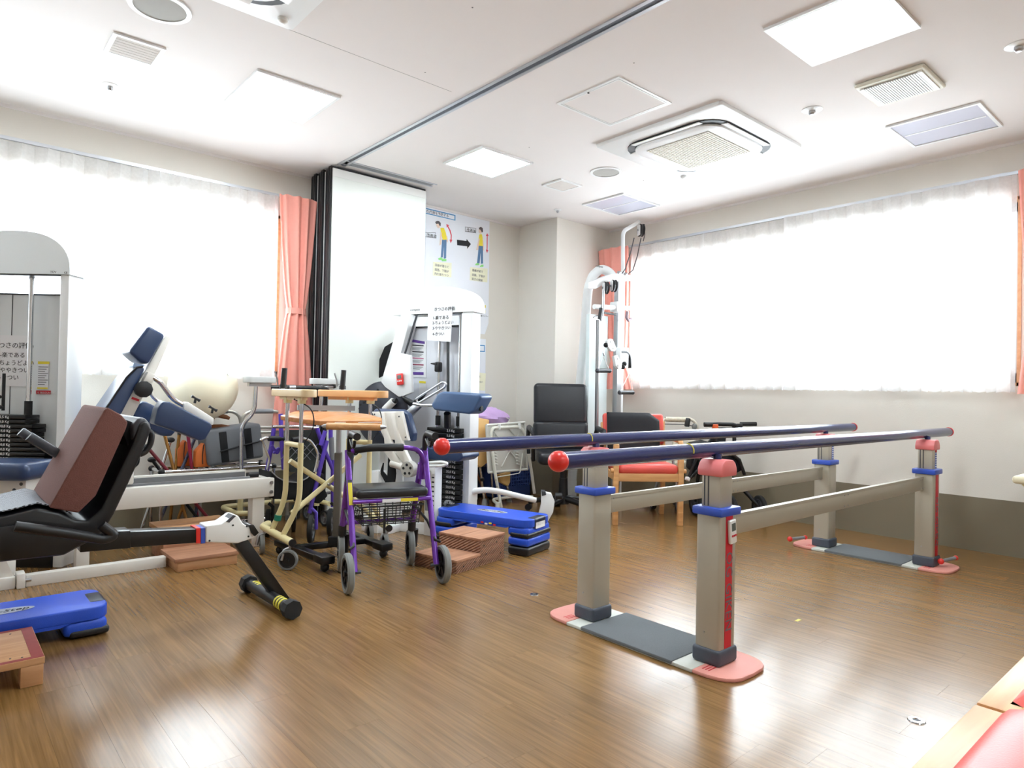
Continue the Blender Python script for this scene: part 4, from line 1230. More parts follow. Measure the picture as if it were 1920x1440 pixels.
ORANGE = mat('orange_vinyl', (206, 104, 40), 0.5, var=0.1)
def orange_case(c, w, h, label):
    x, y, z = c
    t = thing('orange_case', label, 'case', (x, y, z))
    pts = [Vector((x - w / 2, y, z)), Vector((x + w / 2, y, z)), Vector((x + w / 2, y, z + h * 0.66)), Vector((x, y, z + h)), Vector((x - w / 2, y, z + h * 0.66))]
    wpart('body', G().prism(pts, (0, 0.07, 0), 0.006), ORANGE, t)
    wpart('cord', G().tube([(x - 0.004, y - 0.004, z + h * 0.95), (x - 0.01, y - 0.006, z + h * 0.5), (x - 0.008, y - 0.008, z + 0.02)], 0.003, 6), BLACK, t)
q = P(379, 880, Y=4.60)
orange_case((q.x, 4.57, RZ), 0.095, 0.155, 'small orange house-shaped case on the cane rack')
q = P(346, 870, Y=4.68)
orange_case((q.x, 4.67, RZ), 0.09, 0.17, 'orange case half hidden among the canes')

def grey_block():
    q = P(432, 880, Y=4.62)
    t = thing('foam_block', 'grey foam block with black straps on the cane rack', 'foam block', (q.x, 4.63, RZ))
    GB = mat('grey_foam', (104, 106, 110), 0.8, var=0.06)
    R = rotm(y=-7)
    wpart('block', G().box((q.x, 4.63, RZ + 0.142), (0.36, 0.20, 0.235), R, 0.02, 3), GB, t)
    for dx in (-0.075, 0.085):
        wpart('strap', G().box(Vector((q.x, 4.63, RZ + 0.142)) + R @ Vector((dx, -0.002, -0.005)), (0.048, 0.204, 0.20), R, 0.003), BLACKF, t)
    c = Vector((q.x, 4.522, RZ + 0.13))
    wpart('rod', G().cyl(c + Vector((-0.10, 0, -0.03)), c + Vector((0.16, 0, 0.03)), 0.005, n=8), BLACK, t)
grey_block()
bq = P(381, 727, Y=4.66)
BALLM = mat('cream_ball_vinyl', (252, 242, 214), 0.4, var=0.02)
eb = thing('exercise_ball', 'large cream exercise ball behind the leg press shoulder pads', 'ball', (bq.x, 4.66, bq.z - 0.215))
wpart('shell', G().ball((bq.x, 4.66, bq.z), 0.215, n=40), BALLM, eb)
wpart('valve', G().cyl((bq.x + 0.1, 4.485, bq.z + 0.09), (bq.x + 0.101, 4.475, bq.z + 0.092), 0.008, n=10), WHITE_P, eb)

# ---------------------------------------------------------------- folded silver walker
SILV = mat('silver_anodised', (186, 184, 178), 0.35, 0.7, var=0.04)
def silver_walker():
    t = thing('folding_walker', 'folded silver walker frame with grey grips below the window', 'walker', (1.75, 4.80, 0))
    for (x0, x1, y, gx) in ((1.42, 1.72, 4.84, 0), (1.66, 2.02, 4.79, 0)):
        fr = wpart('side_frame', G().tube([(x0, y, 0.02), (x0 + 0.01, y, 0.80), (x1 - 0.04, y, 0.80), (x1, y, 0.02)], 0.0125, 12, fillet=0.09), SILV, t)
        wpart('grip', G().tube([(x0 + 0.08, y, 0.80), (x1 - 0.13, y, 0.80)], 0.0175, 12), MGREY, fr)
        for x in (x0, x1):
            wpart('rubber_tip', G().cyl((x, y, 0), (x, y, 0.035), 0.018, n=12), GREYR, fr)
    for z, y in ((0.690, 4.815), (0.655, 4.815), (0.40, 4.815)):
        wpart('cross_tube', G().cyl((1.34, y, z), (2.10, y, z - 0.01), 0.0115, n=12), SILV, t)
    wpart('maker_plate', G().bb(1.56, 1.70, 4.798, 4.803, 0.628, 0.668), SILV, t)
silver_walker()

# ---------------------------------------------------------------- chrome forearm walker with pale pads
def chrome_walker():
    Y = 4.46
    t = thing('forearm_walker', 'chrome forearm walker with pale grey arm pads', 'walker', (1.85, Y, 0))
    PADG = mat('pale_grey_pad', (206, 208, 206), 0.45)
    zp = P(485, 715, Y=Y).z
    def side(px_top, px_bot, y, right=False):
        a = P(px_top, 736, Y=y); b = P(px_top - 2, 772, Y=y); c = P(px_bot, 797, Y=y); d = P(px_bot - 1, 893, Y=y)
        wpart('upright', G().tube([Vector((a.x, y, zp - 0.02)), a, b, c, d], 0.014, 12, fillet=0.05), CHROME, t)
        lw = wpart('lower_tube', G().tube([d + Vector((0, 0, 0.03)), Vector((d.x, y, 0.14))], 0.018, 12), CREAM, t)
        wpart('height_knob', G().lathe([(0.024, 0), (0.024, 0.022), (0, 0.024)], d + Vector((0.016, -0.016, 0.0)), (0, -1, 0), 10), BLACK, lw)
        return d
    d0 = side(479, 453, Y)
    d1 = side(603, 596, Y + 0.02)
    base = wpart('base_frame', G().tube([(d0.x + 0.10, Y - 0.12, 0.16), (d0.x - 0.05, Y - 0.10, 0.16), (d0.x - 0.05, Y + 0.22, 0.16), (d1.x + 0.05, Y + 0.24, 0.16), (d1.x + 0.05, Y - 0.08, 0.16)], 0.017, 12, fillet=0.06), CREAM, t)
    wpart('cross_tube', G().cyl((d0.x, Y, 0.27), (d1.x, Y + 0.02, 0.27), 0.014), CREAM, t)
    for (x, y) in ((d0.x + 0.03, Y - 0.10), (d0.x - 0.02, Y + 0.20), (d1.x + 0.03, Y - 0.06), (d1.x + 0.03, Y + 0.22)):
        wpart('fork', G().cyl((x, y, 0.06), (x, y, 0.155), 0.012, n=10), STEEL, t)
        wheel(t, (x, y, 0.06), (1, 0.2, 0), 0.058, 0.026, RUBBER, MGREY)
    for (xa, xb, y) in ((457, 516, Y), (582, 636, Y + 0.03)):
        A, B = P(xa, 717, Y=y), P(xb, 714, Y=y)
        pts = rrect((A.x + B.x) / 2, y, (B.x - A.x) / 2, 0.05, 0.04, zp - 0.010)
        wpart('arm_pad', G().prism(pts, (0, 0, 0.042), 0.014, 4), PADG, t)
        wpart('pad_bracket', G().bb(A.x + 0.03, B.x - 0.03, y - 0.02, y + 0.02, zp - 0.034, zp - 0.010), STEEL, t)
    A, B = P(508, 727, Y=Y - 0.03), P(612, 730, Y=Y)
    wpart('foam_bar', G().tube([A, P(545, 727, Y=Y - 0.08), P(590, 728, Y=Y - 0.07), B, P(617, 737, Y=Y)], 0.017, 12, fillet=0.04), BLACK, t)
    wpart('bar_clamp', G().cyl(P(541, 727, Y=Y - 0.08), P(553, 727, Y=Y - 0.08), 0.020, n=14), STEEL, t)
    wpart('side_tube', G().cyl(P(596, 728, Y=Y), P(625, 725, Y=Y), 0.012), CHROME, t)
    wpart('tube_plug', G().cyl(P(624, 725, Y=Y), P(628, 724.5, Y=Y), 0.014), BLACK, t)
chrome_walker()

# ---------------------------------------------------------------- violet rollator at the back
def violet_rollator():
    t = thing('rollator', 'violet rollator with black basket behind the cream walker', 'rollator', (1.88, 4.15, 0))
    Y = 4.12
    def tb(pp, r=0.014, m=VIOLET, y=Y, f=0.03, name='frame_tube'):
        return wpart(name, G().tube(wpoly(pp, Y=y), r, 12, fillet=f), m, t)
    tb([(613, 826), (602, 870), (580, 962)])
    tb([(514, 800), (510, 830), (499, 890)], y=4.30)
    tb([(594, 802), (606, 838), (624, 880)], y=4.18)
    tb([(526, 776), (528, 830), (532, 880)], y=4.26)
    tb([(610, 808), (601, 835)])
    tb([(624, 858), (624, 950)], y=4.18)
    tb([(620, 800), (620, 822)], y=4.18)
    tb([(621, 820), (623, 862)], 0.017, MGREY, 4.18, 0, 'sleeve')
    tb([(509, 835), (520, 852), (524, 838), (512, 850)], 0.010, VIOLET, 4.28)
    tb([(511, 800), (555, 800), (596, 803)], 0.011, CHROME, 4.18, 0, 'top_bar')
    tb([(489, 822), (492, 826), (505, 860), (500, 885)], 0.008, CHROME, 4.26, 0.02, 'brake_rod')
    tb([(488, 826), (500, 820), (512, 822)], 0.010, CHROME, 4.26, 0.02, 'handle_tube')
    tb([(503, 822), (533, 823)], 0.017, BLACK, 4.26, 0, 'grip')
    tb([(568, 822), (582, 826), (598, 850), (590, 885)], 0.010, CHROME, 4.10, 0.05, 'handle_tube')
    tb([(548, 825), (564, 823)], 0.017, BLACK, 4.12, 0, 'grip')
    mesh = wpart('mesh_back', G().prism(wpoly([(540, 806), (598, 806), (604, 850), (590, 885), (545, 885), (532, 850)], Y=4.20), (0, 0.02, 0)), mat('mesh_charcoal', (58, 62, 60), 0.9, var=0.2, scale=60), t)
    for k in range(4):
        a, b = P(540 + 14 * k, 832, Y=4.195), P(568 + 14 * k, 862, Y=4.195)
        wpart('mesh_cord', G().cyl(a, b, 0.0022, n=6), MGREY, mesh)
        a, b = P(596 - 14 * k, 832, Y=4.195), P(568 - 14 * k, 862, Y=4.195)
        wpart('mesh_cord', G().cyl(a, b, 0.0022, n=6), MGREY, mesh)
    bag = wpart('basket', G().prism(wpoly([(509, 884), (535, 903), (560, 905), (584, 888), (580, 938), (512, 936)], Y=4.08), (0, 0.22, 0), 0.01), BLACKF, t)
    wpart('piping', G().tube(wpoly([(509, 884), (520, 895), (535, 903), (560, 905), (575, 897), (585, 888)], Y=4.075), 0.004, 6), GREYR, bag)
    wpart('side_pouch', G().prism(wpoly([(578, 895), (600, 895), (616, 930), (600, 945), (575, 940)], Y=4.12), (0, 0.10, 0), 0.012), BLACKF, t)
    wpart('axle_bar', G().cyl((1.70, 4.10, 0.27), (2.06, 4.20, 0.27), 0.010), MGREY, t)
    for (x, y) in ((1.838, 3.99), (2.035, 4.13), (1.70, 4.34), (1.90, 4.40)):
        wheel(t, (x, y, 0.088), (0.83, -0.55, 0) if y < 4.2 else (0.9, -0.4, 0), 0.088, 0.03, RUBBER, MGREY, 5, 0.76)
        wpart('fork', G().tube([(x + 0.026, y - 0.016, 0.085), (x + 0.024, y - 0.014, 0.19), (x, y, 0.215)], 0.011, 8), BLACK if y > 4.05 else VIOLET, t)
violet_rollator()

# ---------------------------------------------------------------- cream walker with padded arm rests
def cream_walker():
    t = thing('forearm_walker', 'cream folding walker with tan arm pads and cross braces', 'walker', (1.85, 3.75, 0))
    PADT = mat('tan_pad', (232, 206, 164), 0.4, var=0.04)
    PADO = mat('orange_tan_pad', (232, 178, 120), 0.4, var=0.04)
    sides = (('l', PADT, ((1.55, 3.52), (1.55, 3.71)), ((1.55, 3.40), (1.55, 3.87)), ((1.481, 3.467), (1.508, 3.90)), (1.552, 3.785)),
             ('r', PADO, ((1.99, 3.55), (1.93, 3.70)), ((2.025, 3.43), (1.845, 3.92)), ((2.094, 3.50), (2.172, 3.82)), (1.90, 3.735)))
    XL, XR = 1.55, 1.99
    for side, pad, posts, pe, cst, gpos in sides:
        base = [Vector((c[0], c[1], 0.148)) for c in cst]
        for k, (x, y) in enumerate(posts):
            b = base[0].lerp(base[1], 0.30 + 0.42 * k)
            wpart('leg_tube', G().tube([(x, y, 0.67), (x, y, 0.34), (b.x, b.y, 0.15)], 0.0150, 12, fillet=0.08), CREAM, t)
            st = wpart('chrome_post', G().cyl((x, y, 0.64), (x, y, 0.90), 0.0115), CHROME, t)
            wpart('clamp', G().bb(x - 0.018, x + 0.018, y - 0.02, y + 0.02, 0.885, 0.925, 0.004), CREAM, st)
        wpart('top_tube', G().cyl((*posts[0], 0.655), (*posts[1], 0.655), 0.0150), CREAM, t)
        d = (base[1] - base[0]).normalized()
        wpart('base_tube', G().tube([base[0] - d * 0.03, base[1] + d * 0.05, base[1] + d * 0.08 + Vector((0.06, 0.03, 0))], 0.020, 12, fillet=0.04), CREAM, t)
        wpart('tube_plug', G().cyl(base[0] - d * 0.036, base[0] - d * 0.028, 0.0205), BLACK, t)
        A, B = Vector((*pe[0], 0)), Vector((*pe[1], 0))
        e = (B - A).normalized(); w = Vector((-e.y, e.x, 0)); L = (B - A).length; m = (A + B) / 2
        wpart('pad_rail', G().beam(A + e * 0.08 + Vector((0, 0, 0.914)), B - e * 0.08 + Vector((0, 0, 0.914)), 0.03, 0.018), pad, t)
        pts = [m + w * p.x + e * p.y + Vector((0, 0, 0.922)) for p in rrect(0, 0, 0.045, L / 2, 0.040, 0)]
        wpart('arm_pad', G().prism(pts, (0, 0, 0.042), 0.016, 4), pad, t)
        for (x, y) in cst:
            wpart('caster_fork', G().tube([(x, y, 0.15), (x, y, 0.115), (x - 0.028, y + 0.012, 0.105), (x - 0.040, y + 0.012, 0.052)], 0.009, 10, fillet=0.01), STEEL, t)
            wheel(t, (x - 0.012, y, 0.054), (0.60, 0.80, 0) if (side, y < 3.6) == ('l', True) else (0.95, -0.3, 0), 0.054, 0.026, GREYR, BLACK, 0, 0.78)
        gx, gy = gpos
        gp = wpart('hand_grip', G().tube([(gx, gy, 0.985), (gx + 0.006, gy, 1.085)], 0.0165, 14), BLACK, t)
        wpart('grip_post', G().cyl((gx, gy, 0.92), (gx, gy, 0.99), 0.010), STEEL, gp)
        wpart('grip_collar', G().cyl((gx, gy, 0.968), (gx, gy, 0.990), 0.021, n=12), BLACK, gp)
        wpart('brake_lever', G().tube([(gx - 0.026, gy + 0.016, 0.985), (gx - 0.028, gy + 0.018, 1.02), (gx - 0.040, gy + 0.028, 1.065)], 0.005, 8), STEEL, gp)
        x, y = posts[0]
        wpart('brake_cable', G().tube([(x - 0.02, y + 0.06, 0.91), (x + 0.05, y - 0.03, 0.86), (x + 0.06, y - 0.04, 0.76), (x - 0.01, y + 0.03, 0.60)], 0.0035, 8, fillet=0.06), BLACK, t)
    Y_ = 3.62
    wpart('cross_brace', G().cyl((XL, 3.62, 0.27), (XR, 3.66, 0.57), 0.015), CREAM, t)
    wpart('cross_brace', G().cyl((XL, 3.66, 0.56), (XR, 3.70, 0.27), 0.015), CREAM, t)
    wpart('brace_pin', G().cyl((1.77, 3.61, 0.415), (1.77, 3.71, 0.415), 0.008), STEEL, t)
    wpart('width_link', G().beam((XL + 0.01, 3.60, 0.862), (XR - 0.06, 3.63, 0.856), 0.006, 0.03), STEEL, t)
    wpart('green_tape', G().cyl((1.52, 3.745, 0.215), (1.524, 3.742, 0.245), 0.020, n=12), mat('green_tape', (22, 120, 96), 0.5), t)
cream_walker()

# ---------------------------------------------------------------- overbed table with wooden tray
def overbed_table():
    t = thing('overbed_table', 'wooden tray table on a grey post with black caster base', 'table', (1.84, 3.56, 0))
    zt = 0.805
    A, B, C = P(600, 789, D=3.74), P(716, 788, D=3.74), P(600, 771, D=3.98)
    nrm = (B - A).cross(C - A).normalized()
    top = wpoly([(525, 779), (553, 771), (640, 771), (690, 776), (716, 783), (716, 788), (600, 789), (572, 786)], plane=(A, nrm))
    wpart('tray', G().prism(top, nrm * (-0.028 if nrm.z > 0 else 0.028), 0.005, 3), TRAYW, t)
    a, b = P(613, 799, D=3.70), P(714, 801, D=3.70)
    d = (b - a).normalized()
    r = wpart('roller', G().cyl(a, b, 0.020, n=18), BEECH, t)
    for p, s in ((a, -1), (b, 1)):
        wpart('roller_tip', G().tube([p, p + d * s * 0.018, p + d * s * 0.03], [0.014, 0.010, 0.004], 12), STEEL, r)
    for (x0, x1) in ((628, 648), (672, 714)):
        q0, q1 = P(x0, 792, D=3.728), P(x1, 791.5, D=3.728)
        wpart('paper_tag', G().beam(q0, q1, 0.002, 0.014, up=FWD), PAPER, t)
    c = Vector((1.815, 3.60, 0))
    wpart('post', G().beam(c + Vector((0, 0, 0.07)), c + Vector((0, 0, 0.60)), 0.038, 0.05, up=(0.6, 0.8, 0), bev=0.004), mat('grey_brown_post', (112, 108, 100), 0.4, 0.3), t)
    wpart('inner_post', G().cyl(c + Vector((0, 0, 0.58)), c + Vector((0, 0, 0.78)), 0.015), STEEL, t)
    wpart('tray_bracket', G().bb(1.70, 1.93, 3.57, 3.63, 0.762, 0.777, 0.003), DGREY, t)
    wpart('post_socket', G().box(c + Vector((0, 0, 0.085)), (0.075, 0.075, 0.06), rotm(z=38), 0.006), BLACK, t)
    wpart('base_beam', G().beam((1.60, 3.66, 0.063), (2.03, 3.60, 0.063), 0.05, 0.032, bev=0.004), BLACKM, t)
    for (p, q) in (((1.61, 3.30), (1.575, 3.86)), ((2.01, 3.38), (2.02, 3.86))):
        lg = wpart('base_leg', G().beam((p[0], p[1], 0.063), (q[0], q[1], 0.063), 0.055, 0.034, bev=0.006), BLACKM, t)
        wpart('leg_cap', G().box((p[0], p[1] + 0.03, 0.066), (0.075, 0.11, 0.042), None, 0.006), BLACK, lg)
        for (x, y) in ((p[0], p[1] + 0.02), (q[0], q[1] - 0.03)):
            wpart('ball_caster', G().ball((x, y, 0.024), 0.024, n=16), BLACK, lg)
overbed_table()

# ---------------------------------------------------------------- purple rollator in front
def purple_rollator():
    t = thing('rollator', 'purple rollator with black seat and wire basket in front', 'rollator', (1.81, 3.035, 0), -15.8)
    def lt(pts, r=0.0135, m=PURPLE, f=0.0, name='frame_tube', par=None):
        return part(name, G().tube(pts, r, 14, fillet=f), m, par or t)
    Mw = MW[t.as_pointer()]
    for s in (-1, 1):
        x = 0.205 * s
        lt([(x, -0.205, 0.095), (x, 0.0, 0.60), (x, 0.015, 0.66)], 0.015, f=0.03, name='rear_leg')
        lt([(x * 0.93, 0.175, 0.235), (x * 0.93, 0.035, 0.58)], 0.0165, name='front_leg')
        lt([(x * 0.95, 0.03, 0.50), (x * 0.95, 0.005, 0.655)], 0.020, DGREY if s < 0 else PURPLE, name='joint_sleeve')
        # handle post, grip, brake
        hp = lt([(x * 0.97, 0.01, 0.62), (x * 0.97, 0.0, 0.725), (x * 0.97, -0.03, 0.745), (x * 0.97, -0.06, 0.745)], 0.0135, BLACKM, 0.03, 'handle_post')
        part('grip', G().tube([(x * 0.97, -0.045, 0.745), (x * 0.97, -0.09, 0.745), (x * 0.97, -0.165, 0.740)], [0.018, 0.0165, 0.0185], 14), BLACK, hp)
        part('brake_lever', G().tube([(x * 0.97 + 0.0, -0.02, 0.715), (x * 0.97, -0.06, 0.685), (x * 0.97, -0.10, 0.68), (x * 0.97, -0.115, 0.715)], 0.008, 8, fillet=0.02), BLACKM, hp)
        part('brake_cable', G().tube([(x * 0.97, 0.0, 0.69), (x * 1.05, 0.03, 0.55), (x * 1.0, -0.02, 0.40), (x * 1.02, -0.13, 0.25)], 0.003, 6, fillet=0.05), BLACK, t)
        part('clamp_knob', G().ball((x * 0.97 - s * 0.028, 0.012, 0.648), 0.016, (1.3, 1, 1), n=12), BLACK, hp)
        wheel(t, Mw @ Vector((x - 0.033, -0.208, 0.095)) if s < 0 else Mw @ Vector((x + 0.033, -0.208, 0.095)), Mw.to_3x3() @ Vector((1, 0, 0)), 0.095, 0.032, GREYR, BLACK, 5, 0.78)
        part('axle', G().cyl((x - s * 0.03, -0.205, 0.095), (x + s * 0.05, -0.205, 0.095), 0.008), DGREY, t)
        part('fork_head', G().cyl((x * 0.93, 0.178, 0.195), (x * 0.93, 0.175, 0.25), 0.022, n=14), BLACK, t)
        part('fork', G().tube([(x * 0.93 + 0.026, 0.178, 0.20), (x * 0.93 + 0.028, 0.20, 0.10)], 0.012, 8), BLACK, t)
        wheel(t, Mw @ Vector((x * 0.93, 0.20, 0.098)), Mw.to_3x3() @ Vector((1, -0.15, 0)), 0.098, 0.032, GREYR, BLACK, 5, 0.78)
        part('brake_shoe', G().tube([(x, -0.15, 0.235), (x, -0.175, 0.215), (x * 1.12, -0.195, 0.205)], 0.007, 8), BLACK, t)
        part('rear_strut', G().tube([(x * 0.93, 0.12, 0.34), (x * 0.98, -0.06, 0.29), (x * 0.99, -0.14, 0.245)], 0.007, 8), BLACK, t)
    lab = part('caution_label', G().beam((-0.2065, -0.085 - 0.0155, 0.40), (-0.2065, -0.045 - 0.0155, 0.505), 0.020, 0.002, up=(0, 1, 0)), YELLOWS, t)
    part('label_head', G().beam((-0.2065, -0.046 - 0.016, 0.500), (-0.2065, -0.039 - 0.016, 0.518), 0.020, 0.002, up=(0, 1, 0)), BLACK, t)
    seat_z = 0.452
    part('seat', G().box((0, 0.0, seat_z), (0.37, 0.25, 0.048), None, 0.020, 4), mat('black_vinyl_seat', (34, 36, 40), 0.3, var=0.08), t)
    lt([(-0.20, -0.105, 0.415), (0.20, -0.105, 0.415)], 0.011, name='seat_bar')
    part('seat_label', G().bb(-0.055, 0.04, -0.117, -0.1155, 0.407, 0.423), PAPER, t)
    part('seat_label', G().bb(0.04, 0.13, -0.117, -0.1155, 0.407, 0.423), YELLOWS, t)
    lt([(-0.19, 0.11, 0.415), (0.19, 0.11, 0.415)], 0.010, name='seat_bar')
    lt([(-0.19, 0.165, 0.262), (0.19, 0.165, 0.262)], 0.011, name='lower_bar')
    # wire basket
    bk = part('wire_basket', G().tube([(-0.165, -0.10, 0.385), (0.165, -0.10, 0.385), (0.165, 0.12, 0.385), (-0.165, 0.12, 0.385)], 0.005, 8, closed=True), BLACK, t)
    for z in (0.36, 0.333, 0.306):
        k = 0.155 - (0.385 - z) * 0.12
        part('wire', G().tube([(-k, -0.095, z), (k, -0.095, z), (k, 0.115, z), (-k, 0.115, z)], 0.0028, 6, closed=True), BLACK, bk)
    for i in range(8):
        x = -0.15 + 0.30 * i / 7
        part('wire', G().tube([(x, -0.10, 0.385), (x * 0.95, -0.094, 0.292), (x * 0.95, 0.112, 0.292), (x, 0.12, 0.385)], 0.0026, 6), BLACK, bk)
    for i in range(5):
        y = -0.08 + 0.18 * i / 4
        part('wire', G().tube([(-0.165, y, 0.385), (-0.146, y, 0.292), (0.146, y, 0.292), (0.165, y, 0.385)], 0.0026, 6), BLACK, bk)
    part('basket_strap', G().bb(-0.045, -0.033, -0.106, -0.102, 0.25, 0.37), BLACK, bk)
    # padded backrest hoop
    lt([(-0.19, 0.0, 0.655), (-0.10, -0.03, 0.675), (0.10, -0.03, 0.672), (0.165, -0.02, 0.655), (0.20, 0.0, 0.58)], 0.013, f=0.06, name='back_hoop')
    lt([(-0.175, -0.006, 0.662), (-0.10, -0.028, 0.675), (0.07, -0.030, 0.673)], 0.020, BLACK, 0.04, 'back_pad')
purple_rollator()
# ================================================================ weight machine in the centre
def centre_machine():
    O = Vector((2.876, 3.768, 0))
    t = thing('weight_machine', 'white weight machine with navy pads and black cam disc', 'exercise machine', O, -69.7)
    M = MW[t.as_pointer()]; MI = M.inverted()
    nv = Vector((-0.938, -0.347, 0))
    def L(x, y, off=0.0):
        return MI @ P(x, y, plane=(O + nv * off, nv))
    def poly(pp, off, depth, m, name, bev=0.0, par=None, seg=2):
        return part(name, G().prism([L(x, y, off) for x, y in pp], (0, depth, 0), bev, seg), m, par or t)
    zc = L(830, 587).z
    part('column', G().bb(-0.060, 0.030, 0.0, 0.12, 0, zc, 0.006), WHITE, t)
    part('column_groove', G().bb(-0.068, -0.060, 0.01, 0.10, 0.2, zc), mat('groove_grey', (150, 156, 160), 0.5), t)
    poly([(752, 588), (771, 588), (743, 695), (738, 985), (704, 985), (719, 700)], 0.04, 0.10, WHITE, 'slant_leg', 0.004)
    arc = [Vector((-0.31 + 0.362 * math.copysign(abs(math.cos(a)) ** 0.75, math.cos(a)), -0.012, zc + 0.02 + 0.175 * abs(math.sin(a)) ** 0.85)) for a in [math.pi * k / 22 for k in range(23)]]
    arc = [Vector((0.052, -0.012, zc))] + arc + [Vector((-0.672, -0.012, zc))]
    cap = part('tower_cap', G().prism(arc, (0, 0.15, 0)), WHITE, t)
    q = L(771, 583)
    lettering('compass', 0.026, (q.x, -0.0128, q.z - 0.002), (1, 0, 0), (0, 0, 1), INK, cap, world=False)
    part('cap_underside', G().bb(-0.60, -0.05, 0.0, 0.10, zc - 0.008, zc), BLACKM, t)
    SH = mat('machine_back_panel', (228, 231, 238), 0.35, var=0.01)
    zb = L(790, 613).z
    part('back_panel', G().bb(-0.60, -0.06, 0.075, 0.09, 0.15, zb), SH, t)
    part('panel_rail', G().bb(-0.60, -0.06, 0.065, 0.095, zb, zb + 0.012), BLACKM, t)
    part('diagonal_strut', G().tube([L(782, 590, 0.03), L(747, 702, 0.05)], 0.008, 8), DGREY, t)
    poly([(721, 650), (736, 641), (722, 690), (706, 716), (700, 716), (704, 690)], -0.02, 0.05, BLACKF, 'dust_cover', 0.004)
    # instruction sheet on the back panel
    PUR = mat('print_purple', (104, 70, 160), 0.6)
    sh = poly([(757, 634), (799, 640), (799, 708), (757, 706)], -0.070, 0.003, PAPER, 'instruction_sheet')
    poly([(757, 634), (796, 640), (796, 645), (757, 639)], -0.068, 0.003, PUR, 'print_band', par=sh)
    poly([(757, 697), (794, 698), (794, 703), (757, 702)], -0.068, 0.003, PUR, 'print_band', par=sh)
    for k, m in enumerate((DGREY, DGREY, mat('print_rose', (196, 120, 150), 0.6), mat('print_wine', (150, 50, 80), 0.6))):
        y = 646 + 12 * k
        poly([(773, y), (794, y + 1.2), (794, y + 3.4), (773, y + 2.2)], -0.068, 0.003, m, 'print_row', par=sh)
        for j in range(3):
            poly([(773, y + 5 + 2 * j), (793 - 3 * j, y + 6 + 2 * j), (793 - 3 * j, y + 6.8 + 2 * j), (773, y + 5.8 + 2 * j)], -0.068, 0.003, MGREY, 'text_line', par=sh)
    for (x, y) in ((763, 656), (764, 668), (763, 680)):
        poly([(x - 2, y - 4), (x + 2, y - 3), (x + 3, y + 4), (x - 3, y + 4)], -0.068, 0.003, DGREY, 'print_figure', par=sh)
    cl = poly([(786, 715), (799, 716), (799, 740), (786, 740)], -0.070, 0.003, PAPER, 'caution_label')
    poly([(786, 714), (798, 715), (798, 719), (786, 718)], -0.068, 0.003, YELLOWS, 'label_heading', par=cl)
    # evaluation notice hanging from the cap
    n = poly([(803, 568), (849, 571), (845, 641), (801, 638)], 0.016, 0.002, PAPER, 'notice')
    for (s, x, y, sz) in (('きつさの評価', 814, 583, 0.030), ('1-楽である', 811, 599, 0.030), ('2-ちょうどよい', 811, 608, 0.027), ('3-ややきつい', 811, 618, 0.027), ('4-きつい', 811, 629, 0.027)):
        q = L(x, y, 0.0165)
        lettering(s, sz, (q.x, -0.0175, q.z), (1, 0, 0), (0, 0, 1), INK, n, world=False)
    for u in (-0.272, -0.092):
        r = part('guide_rod', G().cyl((u, 0.04, 0.12), (u, 0.04, zc), 0.012), CHROME, t)
        part('rubber_sleeve', G().cyl((u, 0.04, 0.72), (u, 0.04, 0.79), 0.019), RUBBER, r)
    a, b = L(840, 640, -0.02), L(840, 740, -0.02)
    part('lift_belt', G().beam(a, b, 0.022, 0.004, up=(0, 1, 0)), BLACK, t)
    c = L(819, 688)
    part('pin_clip', G().box((c.x, 0.02, c.z), (0.045, 0.05, 0.075), None, 0.012), BLACK, t)
    part('pin_lever', G().tube([(c.x, 0.0, c.z + 0.02), (c.x - 0.05, -0.005, c.z + 0.025)], [0.012, 0.004], 8), BLACK, t)
    # weight stack
    z1 = L(838, 802).z
    z0 = L(838, 945).z
    npl = 15
    st = (z1 - z0) / npl
    labs = ['2,5 Kg', '5,0 Kg', '7,5 Kg', '10,0 Kg', '15,0 Kg', '20,0 Kg', '25,0 Kg', '30,0 Kg', '35,0 Kg', '40,0 Kg', '45,0 Kg', '50,0 Kg', '55,0 Kg', '60,0 Kg', '65,0 Kg']
    plates(t, -0.315, -0.020, z1, st, npl, labs, -0.035, 0.09, L(842, 850).x, st * 0.70)
    part('stack_rod', G().cyl((-0.18, 0.03, z1), (-0.18, 0.03, z1 + 0.11), 0.024), BLACK, t)
    part('stack_base', G().bb(-0.32, -0.02, -0.03, 0.10, 0.0, z0, 0.004), WHITE, t)
    part('cable_spool', G().lathe([(0.045, -0.03), (0.045, 0.03)], L(826, 955, 0.10), (0, 1, 0), 18), BLACK, t)
    for k in range(3):
        c = L(838 + 2 * k, 950, 0.1)
        part('cable_loop', G().tube([c + Vector((0.03 * math.cos(a), 0, 0.045 * math.sin(a))) for a in [2 * math.pi * j / 14 for j in range(14)]], 0.0025, 6, closed=True), STEEL, t)
    # cam disc and arm
    c = L(716, 776, 0.12)
    DISC = mat('disc_charcoal', (46, 48, 60), 0.4, var=0.08)
    ds = part('cam_disc', G().lathe([(0.0, -0.014), (0.225, -0.014), (0.24, -0.004), (0.24, 0.01), (0, 0.01)], c, (0, 1, 0), 44), DISC, t)
    for (x, y) in ((675, 759), (671, 766), (708, 731), (682, 755), (700, 790), (722, 800)):
        h = L(x, y, 0.137)
        part('hole', G().cyl(h, h + Vector((0, 0.004, 0)), 0.009, n=12), BLACK, ds)
    poly([(722, 690), (750, 662), (769, 666), (772, 736), (755, 743), (747, 744), (722, 726), (714, 716)], 0.15, 0.03, WHITE, 'cam_cover', 0.006)
    poly([(752, 742), (772, 752), (795, 738), (780, 757), (768, 762), (756, 752)], 0.16, 0.04, BLACKM, 'cam_link', 0.003)
